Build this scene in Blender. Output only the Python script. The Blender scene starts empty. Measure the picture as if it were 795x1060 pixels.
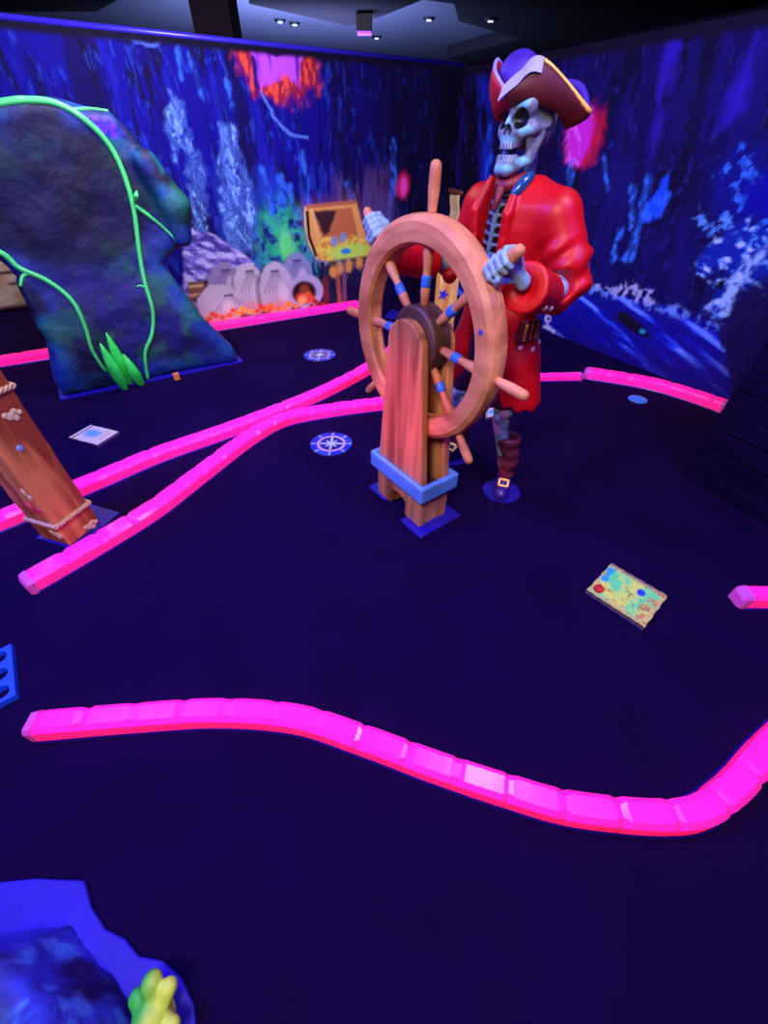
import bpy, bmesh, math, random
import numpy as np
from mathutils import Vector, Matrix
random.seed(4); np.random.seed(4)
sc = bpy.context.scene
COL = sc.collection

# ---------------------------------------------------------------- camera, world, lights, exposure
cam_d = bpy.data.cameras.new('camera'); cam = bpy.data.objects.new('camera', cam_d); COL.objects.link(cam)
cam_d.sensor_fit = 'HORIZONTAL'; cam_d.sensor_width = 36.0
cam_d.lens = 36.0 * 415.0 / 795.0
cam_d.clip_start = 0.02; cam_d.clip_end = 100
PITCH = math.radians(42.4); ROLL = math.radians(0.5)
cam.location = (0, 0, 1.6)
cam.rotation_euler = (Matrix.Rotation(math.pi/2 - PITCH, 4, 'X') @ Matrix.Rotation(ROLL, 4, 'Z')).to_euler()
sc.camera = cam
sc.view_settings.view_transform = 'Standard'; sc.view_settings.look = 'None'
sc.view_settings.gamma = 1; sc.view_settings.exposure = 0.0; sc.view_settings.use_curve_mapping = False
w = bpy.data.worlds.new('dim_room'); sc.world = w; w.use_nodes = True
w.node_tree.nodes['Background'].inputs[0].default_value = (0.20, 0.10, 0.75, 1)
w.node_tree.nodes['Background'].inputs[1].default_value = 0.08

def area(name, loc, target, size, energy, color, spread=180, sy=None):
    l = bpy.data.lights.new(name, 'AREA'); l.energy = energy; l.color = color; l.size = size
    if sy: l.shape = 'RECTANGLE'; l.size_y = sy
    l.spread = math.radians(spread)
    o = bpy.data.objects.new(name, l); COL.objects.link(o); o.location = loc
    o.rotation_euler = (Vector(target) - Vector(loc)).to_track_quat('-Z', 'Y').to_euler()
    return o
# violet-blue blacklight floods hung under the ceiling
area('blacklight_flood', (-2.2, 1.2, 3.0), (0.1, 2.2, 0.2), 0.8, 165, (0.10, 0.08, 1.0))
area('blacklight_flood', (1.6, 0.6, 3.1), (0.7, 2.4, 0.6), 0.6, 60, (0.16, 0.08, 1.0))
area('blacklight_wall_wash', (-1.6, 3.4, 2.95), (-2.2, 5.0, 1.3), 0.8, 26, (0.5, 0.45, 1.0))
area('blacklight_wall_wash', (1.2, 3.0, 2.95), (2.0, 4.9, 0.9), 0.8, 17, (0.45, 0.42, 1.0))
# ordinary downlights in the ceiling behind and above the player
area('warm_overhead_light', (-0.7, -0.6, 3.1), (0.2, 2.2, 0.8), 0.9, 100, (1.0, 0.84, 0.74))
area('warm_overhead_light', (1.00, 1.22, 3.2), (0.9, 1.7, 0.0), 0.12, 24, (1.0, 0.9, 0.84))
area('warm_overhead_light', (-1.2, 3.2, 3.1), (-1.0, 5.2, 0.6), 0.7, 75, (1.0, 0.84, 0.74))

area('warm_overhead_light', (-4.6, 4.2, 3.1), (-4.9, 5.5, 0.4), 0.5, 60, (1.0, 0.86, 0.7))  # unseen extra lamp, added to brighten the cream block
area('added_ceiling_uplight', (-1.5, 10.5, 1.6), (-1.5, 12.0, 3.4), 2.5, 480, (0.33, 0.50, 1.0))  # hidden uplight added beyond the mural wall to lift the dark ceiling
sp = bpy.data.lights.new('added_magenta_spot', 'SPOT'); sp.energy = 560; sp.color = (1.0, 0.03, 0.42); sp.spot_size = math.radians(12); sp.spot_blend = 1.0; sp.shadow_soft_size = 0.08  # unseen spot added for the pink glow on the wheel stand
spo = bpy.data.objects.new('added_magenta_spot', sp); COL.objects.link(spo); spo.location = (-2.3, -0.2, 2.6)
spo.rotation_euler = (Vector((0.04, 1.76, 0.66)) - Vector((-2.3, -0.2, 2.6))).to_track_quat('-Z', 'Y').to_euler()
# ---------------------------------------------------------------- materials
def lin(c):
    return tuple(((v/255.0)/12.92 if v/255.0 <= 0.04045 else ((v/255.0+0.055)/1.055)**2.4) for v in c)
MATS = {}
def mat(name, rgb, rough=0.5, spec=0.5, bump=0.0, bscale=30, metal=0.0, vary=0.0, vscale=8, emit=None, es=0, coat=0.0):
    """plain paint / cloth: procedural colour variation and bump"""
    if name in MATS: return MATS[name]
    m = bpy.data.materials.new(name); m.use_nodes = True; nt = m.node_tree; b = nt.nodes['Principled BSDF']
    c = lin(rgb)
    tc = nt.nodes.new('ShaderNodeTexCoord')
    b.inputs['Roughness'].default_value = rough; b.inputs['Specular IOR Level'].default_value = spec
    b.inputs['Metallic'].default_value = metal; b.inputs['Coat Weight'].default_value = coat
    n = nt.nodes.new('ShaderNodeTexNoise'); n.inputs['Scale'].default_value = vscale; n.inputs['Detail'].default_value = 5
    nt.links.new(tc.outputs['Object'], n.inputs['Vector'])
    r = nt.nodes.new('ShaderNodeValToRGB')
    r.color_ramp.elements[0].position = 0.3; r.color_ramp.elements[1].position = 0.7
    r.color_ramp.elements[0].color = tuple(max(0, x*(1-vary)) for x in c)+(1,)
    r.color_ramp.elements[1].color = tuple(min(1, x*(1+vary)) for x in c)+(1,)
    nt.links.new(n.outputs['Fac'], r.inputs['Fac']); nt.links.new(r.outputs['Color'], b.inputs['Base Color'])
    if bump:
        n2 = nt.nodes.new('ShaderNodeTexNoise'); n2.inputs['Scale'].default_value = bscale; n2.inputs['Detail'].default_value = 6
        nt.links.new(tc.outputs['Object'], n2.inputs['Vector'])
        bp = nt.nodes.new('ShaderNodeBump'); bp.inputs['Strength'].default_value = bump; bp.inputs['Distance'].default_value = 0.02
        nt.links.new(n2.outputs['Fac'], bp.inputs['Height']); nt.links.new(bp.outputs['Normal'], b.inputs['Normal'])
    if emit:
        b.inputs['Emission Color'].default_value = tuple(emit)+(1,); b.inputs['Emission Strength'].default_value = es
    MATS[name] = m; return m

def vmat(name, rough=0.6, spec=0.3, bump=0.0, bscale=20, coat=0.0):
    """painted surface: colour comes from the object's own painted 'paint' attribute"""
    if name in MATS: return MATS[name]
    m = bpy.data.materials.new(name); m.use_nodes = True; nt = m.node_tree; b = nt.nodes['Principled BSDF']
    a = nt.nodes.new('ShaderNodeAttribute'); a.attribute_name = 'paint'
    nt.links.new(a.outputs['Color'], b.inputs['Base Color'])
    b.inputs['Roughness'].default_value = rough; b.inputs['Specular IOR Level'].default_value = spec; b.inputs['Coat Weight'].default_value = coat
    if bump:
        tc = nt.nodes.new('ShaderNodeTexCoord')
        n2 = nt.nodes.new('ShaderNodeTexNoise'); n2.inputs['Scale'].default_value = bscale; n2.inputs['Detail'].default_value = 8
        nt.links.new(tc.outputs['Object'], n2.inputs['Vector'])
        bp = nt.nodes.new('ShaderNodeBump'); bp.inputs['Strength'].default_value = bump; bp.inputs['Distance'].default_value = 0.03
        nt.links.new(n2.outputs['Fac'], bp.inputs['Height']); nt.links.new(bp.outputs['Normal'], b.inputs['Normal'])
    MATS[name] = m; return m

def wood(name, dark, light, scale=(18, 18, 1.6), rough=0.55, bump=0.15, lo=0.35, hi=0.65):
    if name in MATS: return MATS[name]
    m = bpy.data.materials.new(name); m.use_nodes = True; nt = m.node_tree; b = nt.nodes['Principled BSDF']
    tc = nt.nodes.new('ShaderNodeTexCoord'); mp = nt.nodes.new('ShaderNodeMapping'); mp.inputs['Scale'].default_value = scale
    nt.links.new(tc.outputs['Object'], mp.inputs['Vector'])
    n = nt.nodes.new('ShaderNodeTexNoise'); n.inputs['Scale'].default_value = 1.0; n.inputs['Detail'].default_value = 8; n.inputs['Distortion'].default_value = 0.6
    nt.links.new(mp.outputs['Vector'], n.inputs['Vector'])
    r = nt.nodes.new('ShaderNodeValToRGB'); r.color_ramp.elements[0].position = lo; r.color_ramp.elements[1].position = hi
    r.color_ramp.elements[0].color = lin(dark)+(1,); r.color_ramp.elements[1].color = lin(light)+(1,)
    nt.links.new(n.outputs['Fac'], r.inputs['Fac']); nt.links.new(r.outputs['Color'], b.inputs['Base Color'])
    bp = nt.nodes.new('ShaderNodeBump'); bp.inputs['Strength'].default_value = bump; bp.inputs['Distance'].default_value = 0.01
    nt.links.new(n.outputs['Fac'], bp.inputs['Height']); nt.links.new(bp.outputs['Normal'], b.inputs['Normal'])
    b.inputs['Roughness'].default_value = rough
    MATS[name] = m; return m

# ---------------------------------------------------------------- object helpers
def tag(o, label=None, cat=None, group=None, kind=None):
    if label: o['label'] = label
    if cat: o['category'] = cat
    if group: o['group'] = group
    if kind: o['kind'] = kind
    return o
def empty(name, loc, rz=0.0, label=None, cat=None, group=None):
    o = bpy.data.objects.new(name, None); COL.objects.link(o); o.location = loc; o.rotation_euler = (0, 0, rz)
    o.empty_display_size = 0.1
    return tag(o, label, cat, group)
def link(name, me, m, parent=None, smooth=False):
    o = bpy.data.objects.new(name, me); COL.objects.link(o)
    if m: me.materials.append(m)
    if parent: o.parent = parent
    if smooth:
        me.polygons.foreach_set('use_smooth', [True]*len(me.polygons))
    return o
def obj(name, bm, m, parent=None, smooth=False, bevel=0):
    bmesh.ops.recalc_face_normals(bm, faces=bm.faces)
    me = bpy.data.meshes.new(name); bm.to_mesh(me); bm.free()
    o = link(name, me, m, parent, smooth)
    if bevel:
        b = o.modifiers.new('bevel', 'BEVEL'); b.width = bevel; b.segments = 2; b.limit_method = 'ANGLE'; b.angle_limit = math.radians(40)
    return o
def box(bm, lo, hi, M=None):
    vs = [bm.verts.new((x, y, z)) for x in (lo[0], hi[0]) for y in (lo[1], hi[1]) for z in (lo[2], hi[2])]
    for f in ((0,1,3,2), (4,6,7,5), (0,4,5,1), (2,3,7,6), (0,2,6,4), (1,5,7,3)): bm.faces.new([vs[i] for i in f])
    if M: bmesh.ops.transform(bm, matrix=M, verts=vs)
    return vs
def lathe(bm, p0, p1, prof, seg=16):
    """prof: list of (t, r) along the axis p0 -> p1"""
    p0 = Vector(p0); p1 = Vector(p1); d = (p1-p0); L = d.length; d.normalize()
    a = d.orthogonal().normalized(); b = d.cross(a); rings = []
    for t, r in prof:
        c = p0 + d*L*t
        rings.append([bm.verts.new(c + (a*math.cos(k*2*math.pi/seg) + b*math.sin(k*2*math.pi/seg))*max(r, 1e-4)) for k in range(seg)])
    for i in range(len(rings)-1):
        for k in range(seg):
            bm.faces.new((rings[i][k], rings[i][(k+1) % seg], rings[i+1][(k+1) % seg], rings[i+1][k]))
    bm.faces.new(rings[0]); bm.faces.new(rings[-1])
def smooth_path(pts, n=6):
    P = [Vector(p) for p in pts]; out = []
    for i in range(len(P)-1):
        p0 = P[max(i-1, 0)]; p1 = P[i]; p2 = P[i+1]; p3 = P[min(i+2, len(P)-1)]
        for k in range(n):
            t = k/n
            out.append(0.5*((2*p1)+(p2-p0)*t+(2*p0-5*p1+4*p2-p3)*t*t+(3*p1-p0-3*p2+p3)*t**3))
    out.append(P[-1]); return out
def tube(bm, pts, r, seg=8, rfun=None, n=6):
    P = smooth_path(pts, n) if n > 1 else [Vector(p) for p in pts]
    ref = Vector((0.13, 0.2, 0.97)); rings = []
    for i, p in enumerate(P):
        d = (P[min(i+1, len(P)-1)] - P[max(i-1, 0)]).normalized()
        a = d.cross(ref)
        if a.length < 1e-3: a = d.orthogonal()
        a.normalize(); b = d.cross(a)
        rr = r * (rfun(i/(len(P)-1)) if rfun else 1)
        rings.append([bm.verts.new(p + (a*math.cos(k*2*math.pi/seg)+b*math.sin(k*2*math.pi/seg))*rr) for k in range(seg)])
    for i in range(len(rings)-1):
        for k in range(seg): bm.faces.new((rings[i][k], rings[i][(k+1) % seg], rings[i+1][(k+1) % seg], rings[i+1][k]))
    bm.faces.new(rings[0]); bm.faces.new(rings[-1])
def prism(bm, poly, M, depth):
    """2-D outline (x, z) extruded 0..depth along local y then transformed by M"""
    a = [bm.verts.new(M @ Vector((x, 0, z))) for x, z in poly]; b = [bm.verts.new(M @ Vector((x, depth, z))) for x, z in poly]
    bm.faces.new(a); bm.faces.new(b[::-1])
    for i in range(len(poly)): bm.faces.new((a[i], a[(i+1) % len(poly)], b[(i+1) % len(poly)], b[i]))
def hprism(bm, poly, z0, z1):
    a = [bm.verts.new((x, y, z0)) for x, y in poly]; b = [bm.verts.new((x, y, z1)) for x, y in poly]
    bm.faces.new(a); bm.faces.new(b[::-1])
    for i in range(len(poly)): bm.faces.new((a[i], a[(i+1) % len(poly)], b[(i+1) % len(poly)], b[i]))

# ---------------------------------------------------------------- noise, shapes as distance fields, surface nets
def vnoise(seed):
    T = np.random.RandomState(seed).rand(32, 32, 32)
    def f(x, y, z):
        xi = np.floor(x).astype(int); yi = np.floor(y).astype(int); zi = np.floor(z).astype(int)
        fx, fy, fz = x-xi, y-yi, z-zi
        fx = fx*fx*(3-2*fx); fy = fy*fy*(3-2*fy); fz = fz*fz*(3-2*fz)
        def g(a, b, c): return T[(xi+a) % 32, (yi+b) % 32, (zi+c) % 32]
        return (((g(0,0,0)*(1-fx)+g(1,0,0)*fx)*(1-fy)+(g(0,1,0)*(1-fx)+g(1,1,0)*fx)*fy)*(1-fz)
               + ((g(0,0,1)*(1-fx)+g(1,0,1)*fx)*(1-fy)+(g(0,1,1)*(1-fx)+g(1,1,1)*fx)*fy)*fz)
    return f
VN = [vnoise(s) for s in (1, 2, 3, 4, 5, 6)]
def fbm(x, y, z, k=0, oct=4):
    s = 0; a = 0.5; t = 0
    for i in range(oct):
        s = s + a*VN[(k+i) % 6](x*2**i+7.3*i, y*2**i+3.1*i, z*2**i); t += a; a *= 0.55
    return s/t
def smin(a, b, k):
    h = np.clip(0.5+0.5*(b-a)/k, 0, 1); return b*(1-h)+a*h-k*h*(1-h)
def smax(a, b, k): return -smin(-a, -b, k)
def ell(P, c, r):
    x, y, z = P; q = np.sqrt(((x-c[0])/r[0])**2+((y-c[1])/r[1])**2+((z-c[2])/r[2])**2)
    q2 = np.sqrt(((x-c[0])/r[0]**2)**2+((y-c[1])/r[1]**2)**2+((z-c[2])/r[2]**2)**2)+1e-9
    return q*(q-1)/q2
def cap(P, a, b, ra, rb=None):
    rb = ra if rb is None else rb
    x, y, z = P; a = np.array(a, float); b = np.array(b, float); d = b-a; L = d@d+1e-12
    t = np.clip(((x-a[0])*d[0]+(y-a[1])*d[1]+(z-a[2])*d[2])/L, 0, 1)
    return np.sqrt((x-a[0]-t*d[0])**2+(y-a[1]-t*d[1])**2+(z-a[2]-t*d[2])**2)-(ra+(rb-ra)*t)
def rbox(P, c, h, r=0.01):
    q = [np.abs(P[i]-c[i])-h[i]+r for i in range(3)]
    return np.sqrt(sum(np.maximum(v, 0)**2 for v in q))+np.minimum(np.maximum(np.maximum(q[0], q[1]), q[2]), 0)-r
def chain(P, pts, rs, k=0.01):
    d = None
    for i in range(len(pts)-1):
        e = cap(P, pts[i], pts[i+1], rs[i], rs[i+1]); d = e if d is None else smin(d, e, k)
    return d
def nets(f, lo, hi, h):
    """naive surface nets: returns verts (n,3), quads (m,4)"""
    ax = [np.arange(lo[i], hi[i]+h, h) for i in range(3)]
    P = np.meshgrid(*ax, indexing='ij'); V = f(P)
    V[0], V[-1] = 1, 1; V[:, 0], V[:, -1] = 1, 1; V[:, :, 0], V[:, :, -1] = 1, 1
    nx, ny, nz = V.shape; S = V < 0
    cs = [V[i:nx-1+i, j:ny-1+j, k:nz-1+k] for i in (0,1) for j in (0,1) for k in (0,1)]
    ss = sum((c < 0).astype(np.int8) for c in cs); act = (ss > 0) & (ss < 8)
    idx = -np.ones(act.shape, int); I = np.argwhere(act); idx[act] = np.arange(len(I))
    acc = np.zeros((len(I), 3)); cnt = np.zeros(len(I))
    off = [(i, j, k) for i in (0,1) for j in (0,1) for k in (0,1)]
    cv = [c[act] for c in cs]
    for a in range(8):
        for b in range(a+1, 8):
            oa, ob = np.array(off[a]), np.array(off[b])
            if abs(oa-ob).sum() != 1: continue
            va, vb = cv[a], cv[b]; m = (va < 0) != (vb < 0)
            t = np.where(m, va/np.where(m, va-vb, 1), 0)
            acc[m] += (oa+(ob-oa)*t[:, None])[m]; cnt[m] += 1
    vt = np.array(lo)+(I+acc/cnt[:, None])*h
    quads = []
    for axn in range(3):
        sl0 = [slice(1, -1)]*3; sl1 = [slice(1, -1)]*3; sl0[axn] = slice(0, -1); sl1[axn] = slice(1, None)
        A = S[tuple(sl0)]; B = S[tuple(sl1)]; E = np.argwhere(A != B); sgn = A[A != B]
        o1, o2 = [i for i in range(3) if i != axn]
        base = E.copy(); base[:, o1] += 1; base[:, o2] += 1
        def g(d1, d2):
            q = base.copy(); q[:, o1] += d1; q[:, o2] += d2; return idx[q[:, 0], q[:, 1], q[:, 2]]
        q = np.stack([g(-1, -1), g(0, -1), g(0, 0), g(-1, 0)], 1)
        fl = sgn if axn != 1 else ~sgn
        q[~fl] = q[~fl][:, ::-1]; quads.append(q)
    q = np.concatenate(quads); q = q[(q >= 0).all(1)]
    return vt, q
def smooth_v(v, q, it=1, lam=0.5):
    for _ in range(it):
        s = np.zeros_like(v); c = np.zeros(len(v))
        for a, b in ((0,1), (1,2), (2,3), (3,0)):
            np.add.at(s, q[:, a], v[q[:, b]]); np.add.at(c, q[:, a], 1)
            np.add.at(s, q[:, b], v[q[:, a]]); np.add.at(c, q[:, b], 1)
        v = v*(1-lam)+lam*s/np.maximum(c, 1)[:, None]
    return v
def merge(parts):
    vs, qs, cs, n = [], [], [], 0
    for v, q, c in parts: vs.append(v); qs.append(q+n); cs.append(c); n += len(v)
    return np.concatenate(vs), np.concatenate(qs), np.concatenate(cs)
def vq_obj(name, v, q, m, parent=None, paint=None, smooth=True):
    me = bpy.data.meshes.new(name)
    me.vertices.add(len(v)); me.vertices.foreach_set('co', v.astype(np.float32).ravel())
    k = q.shape[1]
    me.loops.add(len(q)*k); me.loops.foreach_set('vertex_index', q.astype(np.int32).ravel())
    me.polygons.add(len(q)); me.polygons.foreach_set('loop_start', np.arange(0, len(q)*k, k, dtype=np.int32))
    me.update(calc_edges=True); me.validate()
    if paint is not None:
        a = me.color_attributes.new('paint', 'FLOAT_COLOR', 'POINT')
        a.data.foreach_set('color', np.concatenate([np.clip(paint, 0, 1), np.ones((len(paint), 1))], 1).astype(np.float32).ravel())
    return link(name, me, m, parent, smooth)
def L3(c): return np.array(lin(c))
def mixc(a, b, t): return a*(1-t[..., None])+b*t[..., None]
def ss(a, b, x): t = np.clip((x-a)/(b-a), 0, 1); return t*t*(3-2*t)
def sdpoly(x, y, poly):
    d = np.full(x.shape, 1e9); s = np.ones(x.shape); n = len(poly)
    for i in range(n):
        ax_, ay = poly[i]; bx, by = poly[i-1]
        ex, ey = bx-ax_, by-ay; wx, wy = x-ax_, y-ay
        t = np.clip((wx*ex+wy*ey)/(ex*ex+ey*ey+1e-12), 0, 1)
        d = np.minimum(d, (wx-ex*t)**2+(wy-ey*t)**2)
        c1 = y >= ay; c2 = y < by; c3 = ex*wy > ey*wx
        flip = (c1 & c2 & c3) | (~c1 & ~c2 & ~c3); s = np.where(flip, -s, s)
    return s*np.sqrt(d)
def grid_quads(nu, nv):
    i, j = np.meshgrid(np.arange(nu-1), np.arange(nv-1), indexing='ij'); a = (i*nv+j).ravel()
    return np.stack([a, a+nv, a+nv+1, a+1], 1)

# ================================================================ THE SETTING
WC = Vector((0.863, 6.688, 0)); LD = Vector((-0.862, -0.507, 0)).normalized(); RD = Vector((0.507, -0.862, 0)).normalized()
WH = 2.26
floor_m = mat('black_carpet', (21, 4, 54), rough=0.95, spec=0.05, bump=0.4, bscale=260, vary=0.15, vscale=3)
bm = bmesh.new(); box(bm, (-14, -6, -0.1), (14, 22, 0)); tag(obj('floor', bm, floor_m), kind='structure')
ceil_m = mat('ceiling_paint', (96, 90, 112), rough=0.9, spec=0.1, vary=0.1, vscale=0.5)
dark_m = mat('dark_soffit_paint', (44, 34, 44), rough=0.9, spec=0.1, bump=0.1)
bm = bmesh.new(); box(bm, (-14, -6, 3.4), (14, 22, 3.5)); tag(obj('ceiling', bm, ceil_m), kind='structure')
bm = bmesh.new(); box(bm, (-14, 22, 0), (14, 22.2, 3.5)); tag(obj('wall_back', bm, dark_m), kind='structure')
# lowered dark ceiling fields and beam
bm = bmesh.new()
hprism(bm, [(-0.099, 9.216), (0.996, 9.707), (1.22, 10.848), (2.667, 12.306), (1.429, 14.754), (5, 20), (14, 20), (14, 0), (3, 0)], 3.2, 3.39)
tag(obj('trim_1', bm, dark_m), kind='structure')
bm = bmesh.new()
hprism(bm, [(-1.857, 8.626), (-2.034, 9.321), (-0.664, 10.737), (-0.107, 10.02), (0.762, 8.546)], 3.12, 3.39)
tag(obj('trim_2', bm, dark_m), kind='structure')
bm = bmesh.new()
hprism(bm, [(-6.058, 8.754), (-7.042, 9.954), (-4.556, 9.866), (-3.399, 8.673)], 3.12, 3.39)
tag(obj('trim_3', bm, dark_m), kind='structure')
bm = bmesh.new(); c = (-2.412, 8.409); box(bm, (c[0]-0.22, c[1], 0), (c[0]+0.3, c[1]+0.5, 3.4))
tag(obj('trim_4', bm, dark_m), kind='structure')

# ------------------------------------------------ printed cave murals
def mural(name, origin, d, length, side, paintfn, step=0.0105):
    s = np.arange(0, length+step/2, step); z = np.arange(0, WH+step/2, step)
    S, Z = np.meshgrid(s, z, indexing='ij'); col = paintfn(S, Z)
    nu, nv = S.shape
    front = np.stack([origin.x+d.x*S, origin.y+d.y*S, Z], -1).reshape(-1, 3)
    nrm = np.array([-d.y, d.x, 0])*side
    q = grid_quads(nu, nv); 
    if side < 0: q = q[:, ::-1]
    # back, top and end faces (8 corner verts of the panel)
    o = np.array([origin.x, origin.y, 0]); dd = np.array([d.x, d.y, 0]); t = nrm*0.09; up = np.array([0, 0, z[-1]]); e = dd*s[-1]
    cv = np.array([o, o+e, o+e+up, o+up, o+t, o+e+t, o+e+t+up, o+up+t]); n0 = len(front)
    cq = np.array([[4, 7, 6, 5], [3, 2, 6, 7], [0, 4, 5, 1], [1, 5, 6, 2], [0, 3, 7, 4]])+n0
    v = np.concatenate([front, cv]); q = np.concatenate([q, cq])
    paint = np.concatenate([col.reshape(-1, 3), np.tile(L3((14, 8, 30)), (8, 1))])
    return tag(vq_obj(name, v, q, vmat('mural_print', rough=0.75, spec=0.15), paint=paint, smooth=False), kind='structure')
class Painter:
    def __init__(s, S, Z, base): s.S, s.Z = S, Z; s.c = base
    def over(s, m, col): 
        col = L3(col) if isinstance(col, tuple) else col
        s.c = s.c*(1-m[..., None])+col*m[..., None]
    def e(s, c, r, rot=0, soft=0.3, jit=0, js=6):
        x = s.S-c[0]; z = s.Z-c[1]; ca, sa = math.cos(rot), math.sin(rot); u = x*ca+z*sa; v = -x*sa+z*ca
        d = np.sqrt((u/r[0])**2+(v/r[1])**2)
        if jit: d = d+jit*(fbm(s.S*js, s.Z*js, 0*s.S+c[0], 2)-0.5)+jit*.8*(fbm(s.S*js*4, s.Z*js*3, 0*s.S+c[1], 3)-0.5)
        return 1-ss(1-soft, 1+soft, d)
    def poly(s, P, soft=0.02, jit=0, js=8):
        d = sdpoly(s.S, s.Z, P)
        if jit: d = d+jit*(fbm(s.S*js, s.Z*js, 0*s.S+1.7, 1)-0.5)+jit*.5*(fbm(s.S*js*3.5, s.Z*js*2, 0*s.S+4.7, 2)-0.5)
        return 1-ss(-soft, soft, d)
    def line(s, P, w, soft=0.008, jit=0.0, js=9):
        S = s.S+jit*(fbm(s.S*js, s.Z*js, 0*s.S+3, 3)-0.5); Z = s.Z+jit*(fbm(s.S*js, s.Z*js, 0*s.S+8, 0)-0.5); d = np.full(S.shape, 9.0)
        for (a, b) in zip(P[:-1], P[1:]):
            ex, ez = b[0]-a[0], b[1]-a[1]; t = np.clip(((S-a[0])*ex+(Z-a[1])*ez)/(ex*ex+ez*ez+1e-9), 0, 1)
            d = np.minimum(d, np.sqrt((S-a[0]-t*ex)**2+(Z-a[1]-t*ez)**2))
        return 1-ss(w-soft, w+soft, d)

def paint_left(S, Z):
    n = fbm(S*5, Z*1.2, 0*S, 0, 5); n2 = fbm(S*11, Z*2.2, 0*S+4, 2, 5); n3 = fbm(S*24, Z*12, 0*S+9, 1, 4); ridge = 1-np.abs(2*n2-1)
    far = ss(0.5, 2.3, S)
    base = mixc(L3((7, 1, 26)), L3((9, 2, 132)), far*0.95)
    p = Painter(S, Z, base)
    p.over(ss(0.46, 0.66, n)*0.8, (9, 1, 58)); ck = 1-np.abs(2*fbm(S*7, Z*1.1, 0*S+8, 4, 4)-1); p.over(ss(0.90, 0.985, ck)*0.85, (6, 1, 34)); p.over(ss(0.60, 0.75, n2)*0.4*far, (30, 40, 190))
    p.over(ss(0.86, 0.99, ridge)*ss(0.5, 0.62, n3)*0.4*(0.3+0.7*far), (40, 80, 220))
    wash = p.poly([(2.973, 1.31), (1.868, 1.369), (0.865, 1.032), (0.994, 0.126), (3.249, 0.284)], 0.2)
    p.over(wash*0.5*ss(0.42, 0.6, n2), (40, 80, 210))
    def rockcol(P, col=(100, 150, 235), k=0.85, soft=0.03):
        m = p.poly(P, soft, 0.16, 10); w1 = fbm(S*9, Z*5, 0*S+5, 3, 3); f1 = fbm(S*30+w1*7, Z*15+w1*5, 0*S+5, 3, 5); cr = 1-np.abs(2*f1-1); t = ss(0.42, 0.62, f1*0.5+0.5*n2)
        p.over(m*0.8*k, (24, 44, 150)); p.over(m*(0.35+0.65*t)*k, col); p.over(m*ss(0.86, 0.97, cr)*0.75, (14, 20, 110)); p.over(m*ss(0.62, 0.72, f1)*0.6, (150, 200, 255))
    rockcol([(3.211, 1.938), (3.131, 1.887), (3.165, 1.726), (3.316, 1.494), (3.315, 1.723)])
    rockcol([(3.187, 1.738), (3.12, 1.595), (3.076, 1.313), (3.181, 0.838), (3.338, 0.806), (3.222, 1.316)])
    rockcol([(2.857, 1.745), (2.693, 1.748), (2.678, 1.455), (2.622, 1.061), (2.661, 0.663), (2.997, 0.718), (2.965, 1.234)])
    for P, wd in (([(2.487, 1.416), (2.465, 1.096), (2.478, 0.789)], .035), ([(2.304, 1.336), (2.35, 1.006), (2.403, 0.83)], .05), ([(2.027, 1.527), (2.02, 1.249), (2.029, 0.806)], .03),
                  ([(2.22, 1.254), (2.212, 0.864)], .04), ([(0.922, 1.609), (0.9, 1.266), (0.975, 0.94)], .045), ([(1.52, 1.279), (1.455, 1.101)], .04), ([(2.709, 2.107), (2.692, 1.865)], .015),
                  ([(2.976, 2.176), (2.954, 2.066), (2.956, 1.918)], .02), ([(2.747, 2.246), (2.719, 2.164), (2.696, 1.989)], .012), ([(3.047, 2.226), (3.086, 2.03)], .015)):
        m = p.line(P, wd, 0.015, 0.07, 11); p.over(m*(0.15+0.7*ss(0.45, 0.62, n3)), (50, 110, 225))
    # pale boulder slope
    m = p.poly([(3.393, 1.0), (3.206, 0.924), (2.916, 0.748), (2.563, 0.46), (2.603, 0.246), (3.665, 0.135)], 0.02, 0.06)
    st = fbm(S*7+Z*9, Z*26-S*10, 0*S+2, 4, 4)
    p.over(m, (130, 120, 225)); p.over(m*ss(0.5, 0.62, st), (200, 200, 255)); p.over(m*ss(0.45, 0.36, st)*0.8, (40, 30, 130))
    # low teal rubble
    m = p.poly([(2.691, 0.937), (2.246, 1.088), (1.728, 0.976), (1.741, 0.002), (2.861, 0.15)], 0.04, 0.12); t = ss(0.45, 0.58, fbm(S*20, Z*20, 0*S, 5, 4))
    p.over(m*0.8, (14, 40, 100)); p.over(m*t*0.9, (50, 120, 190))
    g = p.e((2.368, 0.763), (0.26, 0.32), 0, 0.6, 0.5, 10); p.over(g*0.75*ss(0.35, 0.6, fbm(S*16, Z*16, 0*S+3, 2)), (50, 225, 120))
    p.over(p.e((2.449, 0.95), (0.16, 0.05), 0.6, 0.5, 0.5, 14)*0.9, (50, 190, 140)); p.over(p.e((2.338, 0.733), (0.09, 0.16), 0, 0.5, 0.4, 12)*0.8, (110, 255, 120))
    for P in ([(1.959, 0.987), (1.982, 0.348)], [(1.862, 0.747), (1.893, 0.173)], [(2.065, 0.713), (2.085, 0.359)]): p.over(p.line(P, 0.03, 0.01, 0.05, 12)*0.8, (40, 160, 170))
    # glowing opening high on the wall
    m = p.poly([(2.559, 2.298), (1.842, 2.307), (1.795, 2.028), (2.117, 1.896), (2.468, 1.968), (2.569, 2.115)], 0.06, 0.22, 9)
    p.over(m*0.95, (150, 24, 50)); p.over(m*ss(0.5, 0.62, n3)*0.7, (255, 90, 60))
    m2 = p.poly([(2.437, 2.273), (1.923, 2.284), (1.997, 2.032), (2.123, 2.102), (2.245, 2.059), (2.387, 2.002)], 0.02, 0.1, 12)
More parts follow.
